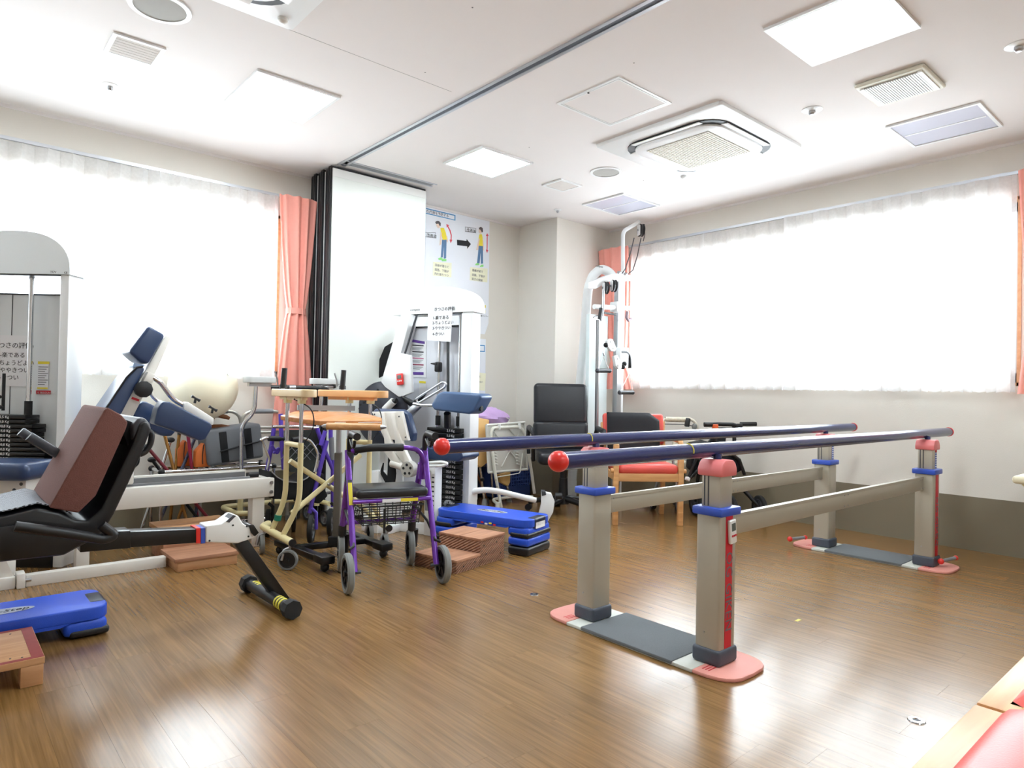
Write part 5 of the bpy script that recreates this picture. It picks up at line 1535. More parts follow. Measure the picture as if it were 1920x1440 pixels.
    part('pivot_pin', G().tube([L(722, 768, 0.18), L(738, 752, 0.18)], 0.028, 14), WHITE_P, t)
    part('pivot_knob', G().tube([L(737, 753, 0.18), L(744, 751, 0.18)], 0.018, 12), BLACK, t)
    part('slotted_arm', G().tube([L(784, 756, 0.20), L(834, 726, 0.20), L(837, 719, 0.20), L(830, 716, 0.20), L(780, 748, 0.20)], 0.008, 10, fillet=0.02, closed=True), ALU, t)
    poly([(756, 775), (782, 752), (788, 762), (766, 785)], 0.19, 0.03, ALU, 'arm_plate', 0.003)
    part('pad_arm', G().tube([L(776, 757, 0.22), L(792, 760, 0.24), L(812, 760, 0.26)], 0.012, 12), CHROME, t)
    poly([(807, 760), (819, 738), (830, 734), (898, 738), (903, 745), (889, 771), (880, 777), (813, 769)], 0.34, 0.15, mat('steel_blue_vinyl', (70, 96, 134), 0.3, var=0.06), 'arm_pad', 0.020, seg=4)
    for (x, y) in ((897, 757), (901, 766)):
        c = L(x, y, 0.28)
        part('pad_knob', G().tube([c - Vector((0.03, 0, 0)), c + Vector((0.012, 0, 0))], [0.012, 0.018], 12), BLACK, t)
    part('pad_stem', G().tube([L(838, 775, 0.26), L(838, 800, 0.2)], 0.022, 12), BLACK, t)
    # seat back seen from behind
    poly([(699, 771), (703, 766), (753, 768), (764, 776), (775, 812), (773, 828), (764, 826), (720, 824), (707, 806)], 0.42, 0.055, NAVY, 'back_pad', 0.012, seg=3)
    bp = poly([(697, 772), (752, 771), (765, 826), (721, 824), (711, 803)], 0.455, 0.03, OFFWHITE, 'back_plate', 0.003)
    for (x, y) in ((702, 777), (748, 781), (760, 820)):
        h = L(x, y, 0.457)
        part('screw', G().cyl(h, h + Vector((0, 0.004, 0)), 0.006, n=8), DGREY, bp)
    for dx in (0, 20):
        poly([(711 + dx, 774), (720 + dx, 773), (724 + dx, 806), (741 + dx, 850), (752 + dx, 872), (738 + dx, 872), (722 + dx, 850), (719 + dx, 812)], 0.47, 0.03, OFFWHITE, 'back_support', 0.003)
    part('cross_tube', G().tube([L(735, 868, 0.45), L(772, 880, 0.45)], 0.028, 14), OFFWHITE, t)
    c = L(772, 879, 0.47)
    hb = part('hinge_hub', G().lathe([(0.052, 0), (0.052, 0.05), (0, 0.05)], c, (0, -1, 0), 26), mat('hub_grey', (176, 174, 168), 0.4), t)
    for k in range(5):
        a = 2 * math.pi * k / 5 + 0.4
        h = c + Vector((0.03 * math.cos(a), -0.05, 0.03 * math.sin(a)))
        part('hub_hole', G().cyl(h, h - Vector((0, 0.003, 0)), 0.009, n=10), BLACK, hb)
    poly([(728, 848), (736, 848), (741, 888), (739, 906), (723, 906), (712, 886), (718, 868), (717, 884), (726, 894)], 0.44, 0.012, BLACKF, 'safety_strap')
    poly([(778, 846), (790, 838), (864, 846), (868, 858), (858, 866), (800, 862)], 0.30, 0.22, NAVY, 'seat_pad', 0.012, seg=3)
    part('foot_loop', G().tube([L(795, 868, 0.36), L(828, 866, 0.42), L(840, 869, 0.42), L(832, 873, 0.42), L(793, 874, 0.38)], 0.010, 10, fillet=0.02), WHITE, t)
    # scale post and floor frame
    pz = L(803, 872, 0.29)
    sp = part('scale_post', G().bb(-0.115, -0.030, -0.325, -0.245, 0, pz.z, 0.004), WHITE, t)
    part('scale_plate', G().bb(-0.108, -0.072, -0.328, -0.325, pz.z - 0.30, pz.z - 0.03), MGREY, sp)
    part('scale_plate', G().bb(-0.058, -0.034, -0.328, -0.325, pz.z - 0.36, pz.z - 0.05), INKW, sp)
    for k in range(9):
        z = pz.z - 0.07 - 0.031 * k
        part('scale_mark', G().bb(-0.056, -0.036, -0.3295, -0.328, z - 0.009, z), BLACK, sp)
    part('gusset', G().prism([Vector((-0.03, -0.29, 0.0)), Vector((0.075, -0.29, 0.0)), Vector((0.075, -0.29, 0.045)), Vector((0.03, -0.29, 0.075)), Vector((-0.03, -0.29, 0.19))], (0, 0.04, 0), 0.003), WHITE, t)
    part('floor_beam', G().bb(-0.66, -0.115, -0.315, -0.255, 0.0, 0.07, 0.004), WHITE, t)
    part('floor_beam', G().bb(-0.20, -0.03, -0.245, 0.0, 0.0, 0.06, 0.004), WHITE, t)
    part('seat_post', G().bb(-0.47, -0.40, -0.46, -0.38, 0.0, 0.42, 0.004), WHITE, t)
    part('seat_foot', G().bb(-0.55, -0.32, -0.45, -0.315, 0.0, 0.05, 0.004), WHITE, t)
    # front tube with curved foot
    wpart('foot_tube', G().tube([P(868, 925, D=4.75), P(905, 918, D=4.78), P(935, 921, D=4.82), P(1004, 938, D=4.92)], 0.021, 14, fillet=0.12), WHITE, t)
    wpart('curved_foot', G().prism([P(x, y, D=4.90) for x, y in ((1015, 922), (1034, 926), (1040, 940), (1037, 961), (1024, 984), (1008, 990), (998, 984), (1010, 966), (1015, 946))], FWD * 0.07, 0.004), WHITE, t)
    wpart('foot_lining', G().prism([P(x, y, D=4.895) for x, y in ((1015, 921), (1023, 922), (1024, 928), (1016, 930))], FWD * 0.08), DGREY, t)
    c = P(1041, 930, D=4.93)
    wpart('foot_knob', G().cyl(c, c + RIGHT * 0.05, 0.024), BLACK, t)
    q = M @ L(750, 711, 0.165)
    xd = M.to_3x3() @ Vector((1, 0, 0.12)); ud = M.to_3x3() @ Vector((-0.12, 0, 1))
    kitchen_timer('kitchen_timer', 'red kitchen timer stuck on the white weight machine', q, xd, ud, 0.056, 0.082, REDP, INKW)
centre_machine()

# ================================================================ posters on the wall
def posters():
    Yw = YA - 0.003
    Z4 = lambda x, y: (760 + x / 5.142, 360 + y / 5.142)
    sheet_col = mat('poster_paper', (236, 239, 246), 0.6, var=0.01)
    t = thing('wall_poster', 'large wall poster showing a stooped and an upright figure', 'poster', P(900, 632, Y=Yw))
    A = P(918, 411, Y=Yw); B = P(920, 622, Y=Yw)
    left = 3.03
    pts = [Vector((left, Yw, A.z - 0.005)), Vector((A.x - 0.02, Yw, A.z)), Vector((A.x, Yw, A.z - 0.02)), Vector((A.x + 0.012, Yw, B.z + 0.08)), Vector((A.x - 0.03, Yw, B.z - 0.03)), Vector((left, Yw, B.z - 0.02))]
    wpart('sheet', G().prism(pts, (0, 0.0015, 0)), sheet_col, t)
    def pr(pp, m, name, lift=1, par=t, zoom=True):
        q = [P(*(Z4(x, y) if zoom else (x, y)), Y=Yw - 0.0006 * lift) for x, y in pp]
        return wpart(name, G().prism(q, (0, 0.0006, 0)), m, par)
    def tx(s, x, y, size, m=INK, lift=3, slope=0.0):
        q = P(*Z4(x, y), Y=Yw - 0.0007 * lift)
        lettering(s, size, q, (1, 0, slope), (-slope, 0, 1), m, t)
    BLU = mat('print_blue', (78, 150, 200), 0.6); SKIN = mat('print_skin', (240, 214, 196), 0.7); YEL = mat('print_yellow', (244, 224, 70), 0.7)
    JEAN = mat('print_denim', (96, 130, 168), 0.7); GRN = mat('print_green', (150, 226, 140), 0.7); ROS = mat('print_rose_red', (222, 84, 100), 0.7); HAIR = mat('print_hair', (96, 88, 92), 0.7)
    CREAMP = mat('print_cream', (244, 242, 214), 0.7)
    pr([(150, 142), (483, 222), (483, 276), (150, 198)], BLU, 'title_frame')
    pr([(150, 152), (473, 230), (473, 266), (150, 188)], sheet_col, 'title_field', 2)
    tx('体操の行い方:円背を予防する', 60, 162, 0.030, slope=-0.0)
    pr([(130, 382), (294, 392), (292, 445), (130, 425)], INK, 'caption_frame')
    pr([(130, 386), (291, 396), (289, 441), (130, 421)], sheet_col, 'caption_field', 2)
    tx('改善前', 205, 427, 0.036)
    pr([(576, 335), (682, 350), (680, 394), (576, 382)], INK, 'caption_frame')
    pr([(579, 339), (679, 353), (677, 390), (579, 378)], sheet_col, 'caption_field', 2)
    tx('改善後', 590, 376, 0.037)
    for (dx, dy, bent) in ((0, 0, True), (350, 58, False)):
        D = lambda pp: [(x + dx, y + dy) for x, y in pp]
        if bent:
            pr([(355, 458), (398, 460), (393, 640), (370, 642), (374, 520), (362, 632), (342, 630)], JEAN, 'trousers', 2)
            pr([(338, 345), (372, 345), (390, 390), (402, 458), (362, 462), (345, 395)], YEL, 'shirt', 3)
            pr([(340, 390), (352, 390), (350, 470), (345, 505), (330, 515), (332, 490)], SKIN, 'arm', 4)
            pr([(396, 420), (404, 425), (412, 470), (404, 490), (398, 470)], SKIN, 'arm', 2)
            pr([(296, 305), (318, 296), (335, 322), (330, 348), (312, 345), (303, 330)], SKIN, 'face', 3)
            pr([(288, 290), (305, 278), (325, 280), (342, 300), (340, 330), (330, 325), (320, 305), (298, 308)], HAIR, 'hair', 4)
            pr([(316, 640), (345, 630), (362, 640), (360, 655), (322, 655)], GRN, 'shoe', 3)
            pr([(350, 655), (372, 642), (396, 648), (395, 668), (352, 668)], GRN, 'shoe', 3)
        else:
            pr([(708, 518), (748, 520), (750, 690), (728, 692), (726, 580), (716, 688), (692, 686)], JEAN, 'trousers', 2)
            pr([(715, 408), (738, 406), (745, 440), (746, 522), (710, 518), (708, 450)], YEL, 'shirt', 3)
            pr([(708, 450), (718, 450), (708, 520), (700, 560), (684, 560), (690, 530)], SKIN, 'arm', 4)
            pr([(744, 460), (752, 470), (757, 560), (748, 570)], SKIN, 'arm', 2)
            pr([(710, 362), (730, 352), (738, 380), (732, 404), (718, 402), (709, 385)], SKIN, 'face', 3)
            pr([(710, 345), (728, 336), (746, 348), (750, 380), (740, 392), (730, 375), (722, 360), (712, 362)], HAIR, 'hair', 4)
            pr([(674, 695), (692, 684), (714, 690), (712, 706), (676, 706)], GRN, 'shoe', 3)
            pr([(718, 718), (734, 700), (754, 702), (752, 722), (720, 724)], GRN, 'shoe', 3)
    pr([(396, 308), (422, 322), (414, 330), (436, 370), (448, 415), (446, 460), (454, 460), (438, 494), (426, 460), (436, 458), (438, 418), (426, 374), (406, 336), (400, 344)], ROS, 'curved_arrow', 2)
    pr([(790, 398), (804, 424), (794, 424), (792, 560), (800, 560), (788, 588), (776, 556), (784, 556), (786, 424), (776, 422)], ROS, 'straight_arrow', 2)
    pr([(498, 460), (590, 472), (590, 453), (632, 502), (597, 548), (597, 524), (500, 512)], INK, 'block_arrow', 2)
    pr([(266, 672), (446, 684), (444, 824), (264, 806)], CREAMP, 'text_box')
    pr([(626, 724), (794, 738), (790, 872), (622, 850)], CREAMP, 'text_box')
    PALEI = mat('ink_grey', (120, 118, 122), 0.7)
    for (s, x, y) in (('目線が落ちて', 284, 712), ('首筋、下顎が', 282, 756), ('内を振りつつ', 280, 796), ('目線が前で', 644, 762), ('首筋、下顎が', 642, 806), ('前方の視線', 640, 846)):
        tx(s, x, y, 0.026, PALEI)
    for (y, m) in ((1102, YEL), (1152, CREAMP)):
        pr([(708, y - 14), (776, y - 10), (774, y + 16), (708, y + 12)], m, 'tag_box')
    for (s, y, sz) in (('首筋', 1110, 0.022), ('下背筋', 1160, 0.022), ('体幹インナー', 1198, 0.018)):
        tx(s, 714, y, sz)
    pr([(622, 975), (640, 978), (656, 1010), (656, 1030), (634, 1002)], HAIR, 'hair', 2)
    pr([(622, 1190), (664, 1196), (668, 1296), (622, 1300)], HAIR, 'trousers', 2)
    pr([(622, 1150), (660, 1150), (660, 1186), (622, 1182)], mat('print_brown', (196, 140, 120), 0.7), 'shirt', 2)
    # lower poster
    t2 = thing('wall_poster', 'lower wall poster with a blue framed heading behind the weight machine', 'poster', P(895, 735, Y=Yw))
    a, b = P(911, 636, Y=Yw), P(912, 738, Y=Yw)
    wpart('sheet', G().prism([Vector((3.35, Yw, a.z)), Vector((a.x, Yw, a.z)), Vector((a.x + 0.004, Yw, b.z)), Vector((3.35, Yw, b.z))], (0, 0.0015, 0)), sheet_col, t2)
    pr([(840, 644), (909, 647), (909, 660), (840, 657)], BLU, 'title_frame', 1, t2, False)
    pr([(840, 646), (907.5, 649), (907.5, 658), (840, 655)], sheet_col, 'title_field', 2, t2, False)
    q = P(858, 655.5, Y=Yw - 0.002)
    lettering('痛を軽減する', 0.026, P(876, 657.5, Y=Yw - 0.002), (1, 0, 0), (0, 0, 1), mat('ink_brown', (140, 110, 100), 0.7), t2)
    pr([(882, 697), (911, 700), (909, 733), (882, 730)], CREAMP, 'text_box', 1, t2, False)
    for (s, y) in (('歩くときに', 707), ('ふらつかない', 717), ('で', 726)):
        lettering(s, 0.022, P(885, y, Y=Yw - 0.002), (1, 0, 0), (0, 0, 1), mat('ink_grey', (120, 118, 122), 0.7), t2)
    pr([(880, 668), (886, 676), (888, 690), (884, 694), (880, 690)], YEL, 'print_figure', 1, t2, False)
posters()
# ================================================================ office chair
def office_chair():
    rz = math.degrees(math.atan2(0.79, 0.61)) - 90
    t = thing('office_chair', 'black high-back office chair on casters in front of the pillar', 'chair', (3.93, 3.83, 0), rz)
    # local: +y points to the back of the chair
    LEA = mat('black_leatherette', (27, 28, 34), 0.35, var=0.1, bump=0.08, bscale=200)
    part('seat', G().box((0, -0.02, 0.455), (0.47, 0.47, 0.10), None, 0.04, 4), LEA, t)
    part('backrest', G().box((0, 0.275, 0.875), (0.46, 0.085, 0.36), rotm(x=-9), 0.038, 5), LEA, t)
    part('lumbar_pad', G().box((0, 0.228, 0.605), (0.47, 0.095, 0.25), rotm(x=-7), 0.038, 5), LEA, t)
    part('back_shell', G().box((0, 0.295, 0.75), (0.43, 0.03, 0.56), rotm(x=-9), 0.012, 3), BLACK, t)
    for s in (-1, 1):
        ar = part('armrest', G().tube([(s * 0.275, 0.16, 0.46), (s * 0.285, 0.15, 0.62), (s * 0.285, 0.05, 0.685), (s * 0.285, -0.20, 0.675), (s * 0.28, -0.23, 0.62), (s * 0.26, -0.10, 0.43)], [0.016, 0.018, 0.022, 0.022, 0.018, 0.016], 10), BLACK, t)
    part('gas_column', G().cyl((0, 0, 0.11), (0, 0, 0.42), 0.028), BLACK, t)
    part('column_cover', G().cyl((0, 0, 0.10), (0, 0, 0.28), 0.042, 0.034), BLACK, t)
    part('tilt_box', G().box((0, 0, 0.395), (0.16, 0.24, 0.05), None, 0.01), BLACK, t)
    part('hub', G().cyl((0, 0, 0.07), (0, 0, 0.13), 0.05), BLACK, t)
    Mw = MW[t.as_pointer()]
    for k in range(5):
        a = math.radians(72 * k + 20)
        d = Vector((math.cos(a), math.sin(a), 0))
        part('base_spoke', G().tube([d * 0.03 + Vector((0, 0, 0.115)), d * 0.18 + Vector((0, 0, 0.095)), d * 0.285 + Vector((0, 0, 0.068))], [0.026, 0.022, 0.017], 10), BLACK, t)
        c = d * 0.285
        w = Vector((-d.y, d.x, 0))
        part('caster', G().cyl(c - w * 0.024 + Vector((0, 0, 0.028)), c + w * 0.024 + Vector((0, 0, 0.028)), 0.028, n=18), BLACK, t)
office_chair()

# ================================================================ red armchair with black cushion
def red_chair():
    rz = math.degrees(math.atan2(0.79, 0.61)) - 90
    t = thing('armchair', 'wooden armchair with coral red seat behind the parallel bars', 'chair', (4.20, 3.26, 0), rz)
    hw, hd = 0.245, 0.235
    for s in (-1, 1):
        part('leg', G().bb(s * hw - 0.020, s * hw + 0.020, -hd - 0.018, -hd + 0.022, 0, 0.60, 0.005), BEECH, t)
        part('leg', G().beam((s * hw, hd + 0.02, 0.0), (s * hw, hd - 0.02, 0.44), 0.036, 0.04, up=(0, 1, 0), bev=0.005), BEECH, t)
        part('back_post', G().beam((s * hw, hd - 0.02, 0.42), (s * hw, hd + 0.045, 0.74), 0.036, 0.036, up=(0, 1, 0), bev=0.005), BEECH, t)
        part('arm', G().tube([(s * hw, hd + 0.03, 0.62), (s * hw, 0.0, 0.635), (s * hw, -hd + 0.02, 0.63), (s * hw, -hd - 0.005, 0.585)], [0.018, 0.020, 0.021, 0.020], 12, fillet=0.0), BEECH, t)
        part('side_rail', G().bb(s * hw - 0.013, s * hw + 0.013, -hd, hd, 0.33, 0.385, 0.004), BEECH, t)
        part('arm_knob', G().cyl((s * (hw + 0.012), -hd, 0.405), (s * (hw + 0.04), -hd, 0.405), 0.016, n=14), BEECH, t)
    part('front_rail', G().bb(-hw, hw, -hd - 0.012, -hd + 0.014, 0.325, 0.385, 0.004), BEECH, t)
    part('back_rail', G().bb(-hw, hw, hd - 0.012, hd + 0.014, 0.325, 0.385, 0.004), BEECH, t)
    part('seat', G().box((0, -0.015, 0.415), (0.455, 0.475, 0.075), None, 0.034, 5), CORAL, t)
    part('back_pad', G().box((0, hd + 0.022, 0.69), (0.50, 0.060, 0.25), rotm(x=-11), 0.022, 4), CORAL, t)
    c = thing('seat_cushion', 'black fabric cushion propped against the red armchair back', 'cushion', MW[t.as_pointer()] @ Vector((-0.015, 0.12, 0.455)), rz)
    def fn(u, v):
        x = (u - 0.5) * 0.43; z = 0.37 * v
        r = 0.06 * max(0, abs(2 * u - 1) - 0.62) / 0.38 if v > 0.7 and u > 0.5 else 0
        th = 0.055 * (1 - abs(2 * u - 1) ** 5) ** 0.5 * (1 - abs(2 * v - 1) ** 6) ** 0.5
        return x, z - r * (v - 0.7) / 0.3, th
    g = G()
    g.sheet(lambda u, v: Vector((fn(u, v)[0], 0.02 + 0.19 * fn(u, v)[1] - 0.75 * fn(u, v)[2], fn(u, v)[1])), 22, 18)
    g.sheet(lambda u, v: Vector((fn(u, v)[0], 0.02 + 0.19 * fn(u, v)[1] + 0.45 * fn(u, v)[2], fn(u, v)[1])), 22, 18)
    bmesh.ops.remove_doubles(g.bm, verts=g.bm.verts, dist=0.0005)
    part('cover', g, mat('black_cushion_cloth', (20, 20, 26), 0.75, var=0.2, scale=50, bump=0.12, bscale=300), c)
    part('back_strap', G().tube([(-0.20, 0.06, 0.20), (0.20, 0.06, 0.20)], 0.008, 6), BLACKF, c)
red_chair()

# ================================================================ pulley machine in the corner
def pulley():
    Y = 3.92
    t = thing('pulley_machine', 'tall white pulley exercise machine in the room corner', 'exercise machine', (4.68, Y, 0))
    W = lambda pp, y=Y: wpoly(pp, Y=y)
    gx = P(1158, 700, Y=Y).x
    ztop = P(1158, 522, Y=Y).z
    wpart('mast', G().bb(gx - 0.03, gx + 0.03, Y - 0.02, Y + 0.03, 0.05, ztop), STEEL, t)
    wpart('mast_shell', G().bb(gx + 0.028, gx + 0.085, Y, Y + 0.08, 0.05, ztop, 0.004), WHITE, t)
    # hooped column
    hoop = [(1072, 905, 4.30), (1084, 760, 4.26), (1095, 640, 4.20), (1100, 570, 4.14), (1103, 538, 4.10), (1112, 515, 4.06), (1127, 504, 4.02), (1141, 509, 3.98), (1152, 523, 3.96), (1158, 536, 3.95)]
    pts = [P(x, y, Y=yy) for x, y, yy in hoop]
    wpart('hoop_column', G().tube(pts, 0.042, 16, fillet=0.06), WHITE, t)
    wpart('hoop_foot', G().cyl((pts[0].x, pts[0].y, 0), pts[0] + Vector((0, 0, 0.02)), 0.046), WHITE, t)
    lettering('compass', 0.028, P(1117, 500, Y=3.97), (1, 0, 0.04), (-0.04, 0, 1), INK, t)
    wpart('column_panel', G().bb(P(1112, 700, Y=Y).x, P(1146, 700, Y=Y).x, Y + 0.05, Y + 0.09, 0.05, P(1130, 590, Y=Y).z), mat('pale_panel', (226, 238, 238), 0.3, var=0.01), t)
    # head bracket and top arm
    wpart('head_bracket', G().prism(W([(1104, 530), (1114, 526), (1146, 514), (1160, 512), (1182, 516), (1185, 526), (1160, 527), (1143, 528), (1118, 541), (1104, 541)], Y - 0.03), (0, 0.05, 0), 0.003), WHITE, t)
    wpart('top_arm', G().tube(W([(1168, 524), (1168, 470), (1168, 434), (1198, 416)], Y - 0.01), 0.018, 14, fillet=0.05), WHITE, t)
    def pulley_wheel(x, y, r, yy, name='pulley'):
        c = P(x, y, Y=yy)
        pw = wpart(name, G().lathe([(0.008, -0.014), (r, -0.014), (r * 0.9, 0), (r, 0.014), (0.008, 0.014), (0.008, -0.014)], c, (0.9, -0.44, 0), 24), BLACK, t)
        wpart('pulley_cover', G().box(c + Vector((-0.02, 0.01, 0)), (0.012, 0.05, r * 1.6), rotm(z=-26), 0.005), WHITE, pw)
        wpart('axle_bolt', G().cyl(c + Vector((-0.034, 0.015, 0)), c + Vector((-0.024, 0.012, 0)), 0.010, n=10), STEEL, pw)
    pulley_wheel(1202, 432, 0.06, Y - 0.03)
    pulley_wheel(1136, 540, 0.055, Y - 0.05)
    pulley_wheel(1151, 536, 0.055, Y - 0.08)
    CORD = mat('speckled_cord', (86, 84, 88), 0.8, var=0.8, scale=60)
    wpart('cord', G().tube(W([(1189, 446), (1182, 475), (1172, 505), (1167, 512)], Y - 0.06), 0.005, 8), CORD, t)
    wpart('cord', G().tube(W([(1202, 446), (1195, 480), (1187, 506), (1178, 514)], Y - 0.06), 0.005, 8), CORD, t)
    wpart('cord', G().tube(W([(1208, 420), (1209, 440), (1206, 452)], Y - 0.05), 0.004, 8), CORD, t)
    for (x, y) in ((1161, 511), (1173, 514)):
        c = P(x, y, Y=Y - 0.06)
        wpart('cord_cleat', G().ball(c, 0.018, (1.4, 1, 0.8), n=12), STEEL, t)
    # cross bar with hooks
    a, b = P(1114, 575, Y=Y - 0.06), P(1188, 578, Y=Y - 0.06)
    wpart('cross_bar', G().cyl(a, b, 0.021), WHITE, t)
    wpart('bar_clamp', G().box(P(1157, 576, Y=Y - 0.05), (0.10, 0.09, 0.09), None, 0.01), WHITE, t)
    for x in (1126,):
        wpart('chain', G().tube(W([(1131, 545), (1131, 575), (1129, 590), (1126, 602)], Y - 0.09), 0.012, 8), STEEL, t)
        wpart('chain_grip', G().tube(W([(1127, 578), (1124, 598)], Y - 0.10), 0.016, 10), BLACK, t)
        wpart('hook', G().tube(W([(1113, 595), (1119, 592), (1126, 592), (1127, 602), (1123, 604)], Y - 0.09), 0.007, 8), STEEL, t)
    wpart('weight_rod', G().cyl(P(1122, 600, Y=Y - 0.09), P(1118, 900, Y=Y - 0.09), 0.014), STEEL, t)
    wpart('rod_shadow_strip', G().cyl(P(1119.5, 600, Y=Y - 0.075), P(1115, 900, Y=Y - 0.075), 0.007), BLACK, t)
    wpart('upper_stop', G().box(P(1143, 588, Y=Y - 0.03), (0.16, 0.02, 0.015)), BLACK, t)
    wpart('curved_grip', G().tube(W([(1176, 584), (1175, 596), (1178, 601), (1183, 598)], Y - 0.08), 0.014, 10), mat('pale_mauve_grip', (150, 132, 140), 0.5), t)
    # sliding carriage
    wpart('carriage', G().bb(gx - 0.055, gx + 0.06, Y - 0.075, Y - 0.02, P(1158, 690, Y=Y).z, P(1158, 652, Y=Y).z, 0.006), WHITE, t)
    for pp in ([(1139, 639), (1143, 635), (1149, 636), (1156, 654), (1153, 659), (1146, 658), (1140, 650)], [(1152, 668), (1158, 666), (1166, 682), (1166, 690), (1160, 692), (1155, 686)]):
        lk = wpart('link_plate', G().prism(W(pp, Y - 0.11), (0, 0.03, 0), 0.003), WHITE, t)
        for f in (0.25, 0.75):
            q = W(pp, Y - 0.112)
            c = q[1].lerp(q[len(q) // 2 + 1], f)
            wpart('bolt', G().cyl(c, c - Vector((0, 0.006, 0)), 0.009, n=10), STEEL, lk)
    for (x, y) in ((1136, 647), (1168, 688), (1171, 682)):
        wpart('ball_knob', G().ball(P(x, y, Y=Y - 0.10), 0.022, n=14), BLACK, t)
    wpart('hook', G().tube(W([(1134, 652), (1131, 662), (1133, 667)], Y - 0.10), 0.007, 8), STEEL, t)
    wpart('side_grip', G().tube(W([(1163, 660), (1174, 660), (1180, 668), (1181, 690)], Y - 0.06), 0.018, 12, fillet=0.05), BLACK, t)
    for (x0, x1, y, sx, sy) in ((1120, 1143, 695, 1131, 668), (1162, 1186, 736, 1180, 700)):
        a, b = P(x0, y, Y=Y - 0.14), P(x1, y, Y=Y - 0.14)
        h = wpart('stirrup_grip', G().cyl(a, b, 0.018), BLACK, t)
        wpart('stirrup_strap', G().tube([a, P(sx, sy, Y=Y - 0.12), b], 0.004, 6), INKW, h)
        for p in (a, b):
            wpart('grip_end', G().ball(p, 0.020, n=12), DGREY, h)
    # base
    wpart('base_plate', G().bb(gx - 0.30, gx + 0.09, Y - 0.10, Y + 0.16, 0, 0.05, 0.005), WHITE, t)
    wpart('base_foot', G().bb(gx - 0.03, gx + 0.09, Y - 0.36, Y - 0.10, 0, 0.05, 0.005), WHITE, t)
pulley()

# ================================================================ folded shower chair, crutches, bundle, basket
def shower_chair():
    Y = 4.30
    t = thing('shower_chair', 'folded white shower chair leaning near the office chair', 'chair', (3.86, Y, 0))
    W = lambda pp, y=Y: wpoly(pp, Y=y)
    TUB = mat('white_tube_enamel', (228, 226, 214), 0.35, var=0.02)
    wpart('front_frame', G().tube(W([(940, 953), (936, 930), (927, 880), (920, 812), (924, 802), (975, 800), (984, 812), (996, 880), (1002, 925)]), 0.0135, 12, fillet=0.06), TUB, t)
    wpart('rear_frame', G().tube([(3.66, Y + 0.02, 0.02), (3.66, Y + 0.12, 0.05), (4.0, Y + 0.13, 0.05), (4.05, Y + 0.02, 0.05)], 0.0125, 12, fillet=0.06), TUB, t)
    pl = mat('white_moulded_plastic', (216, 214, 206), 0.5, var=0.03)
    sheet = wpart('seat_panel', G().prism(W([(912, 797), (984, 792), (989, 880), (916, 886)], Y + 0.03), (0, 0.02, 0), 0.004), pl, t)
    for pp in ([(912, 797), (984, 792)], [(984, 792), (989, 880)], [(989, 880), (916, 886)], [(916, 886), (912, 797)]):
        wpart('rim', G().cyl(*W(pp, Y + 0.025), 0.010, n=8), pl, sheet)
    for pp in ([(922, 805), (980, 875)], [(980, 800), (940, 876)], [(930, 800), (920, 850)], [(950, 798), (985, 840)]):
        wpart('rib', G().cyl(*W(pp, Y + 0.022), 0.006, n=6), pl, sheet)
    for x0 in (928, 970):
        for k in range(5):
            c = P(x0 + 0.5 * k, 848 + 5.5 * k, Y=Y + 0.015)
            wpart('clip', G().box(c, (0.035, 0.02, 0.014), rotm(y=20), 0.003), pl, sheet)
    wpart('wire_guard', G().tube(W([(930, 895), (975, 887), (980, 850)], Y - 0.01), 0.004, 6, fillet=0.02), TUB, t)
    for (x, y) in ((936, 800), (974, 799)):
        wpart('strap_clip', G().box(P(x, y, Y=Y - 0.01), (0.014, 0.03, 0.05), None, 0.004), WHITE_P, t)
    for x in (3.63, 4.06):
        wpart('rubber_foot', G().cyl((x, Y, 0), (x, Y, 0.045), 0.020, n=12), TUB, t)
    for (x, y) in ((930, 900), (932, 912), (934, 924), (990, 895), (993, 908), (996, 920)):
        c = P(x, y, Y=Y - 0.014)
        wpart('adjust_hole', G().cyl(c, c + Vector((0, 0.003, 0)), 0.004, n=8), DGREY, t)
shower_chair()
def crutch(pp, foot, label, y):
    TAN = mat('tan_leather_pad', (222, 178, 112), 0.55, var=0.06)
    q = wpoly(pp, Y=y)
    f = P(*foot, Y=y)
    t = thing('crutch', label, 'crutch', (f.x, f.y, 0), group='padded crutches by the wall')
    wpart('pad_cover', G().prism(q, (0, 0.045, 0), 0.008, 3), TAN, t)
    mid = (q[0] + q[-1]) / 2
    low = min(q, key=lambda v: v.z)
    b = Vector((f.x, f.y + 0.02, 0.03))
    wpart('shaft', G().cyl(b, low + Vector((0, 0.02, 0.03)), 0.011, n=12), CHROME, t)
    wpart('shaft_sleeve', G().cyl(b.lerp(low, 0.62), b.lerp(low, 0.70), 0.016, n=12), BLACK, t)
    wpart('rubber_foot', G().cyl((b.x, b.y, 0), (b.x, b.y, 0.06), 0.026, 0.016, 14), GREYR, t)
crutch([(896, 783), (918, 787), (914, 868), (902, 877), (890, 868), (888, 850)], (911, 955), 'tall tan padded crutch beside the lilac bundle', 4.42)
crutch([(936, 890), (958, 885), (957, 905), (953, 912), (940, 905)], (957, 950), 'shorter tan padded crutch behind the folded shower chair', 4.45)
def thin_stick(a, b, m, label):
    A = P(*a, Y=4.50); B = P(*b, Y=4.50); B.z = 0.02
    t = thing('walking_stick', label, 'cane', (B.x, B.y, 0), group='sticks behind the crutches')
    wpart('shaft', G().cyl(B, A, 0.010, n=10), m, t)
    wpart('rubber_tip', G().cyl(B - Vector((0, 0, 0.02)), B + Vector((0, 0, 0.03)), 0.016, 0.012, 10), RUBBER, t)
    wpart('handle', G().tube([A, A + Vector((0.03, 0, 0.03)), A + Vector((0.09, 0, 0.03))], 0.012, 8), BLACK, t)
thin_stick((893, 880), (893, 945), INKW, 'white stick behind the tall padded crutch')
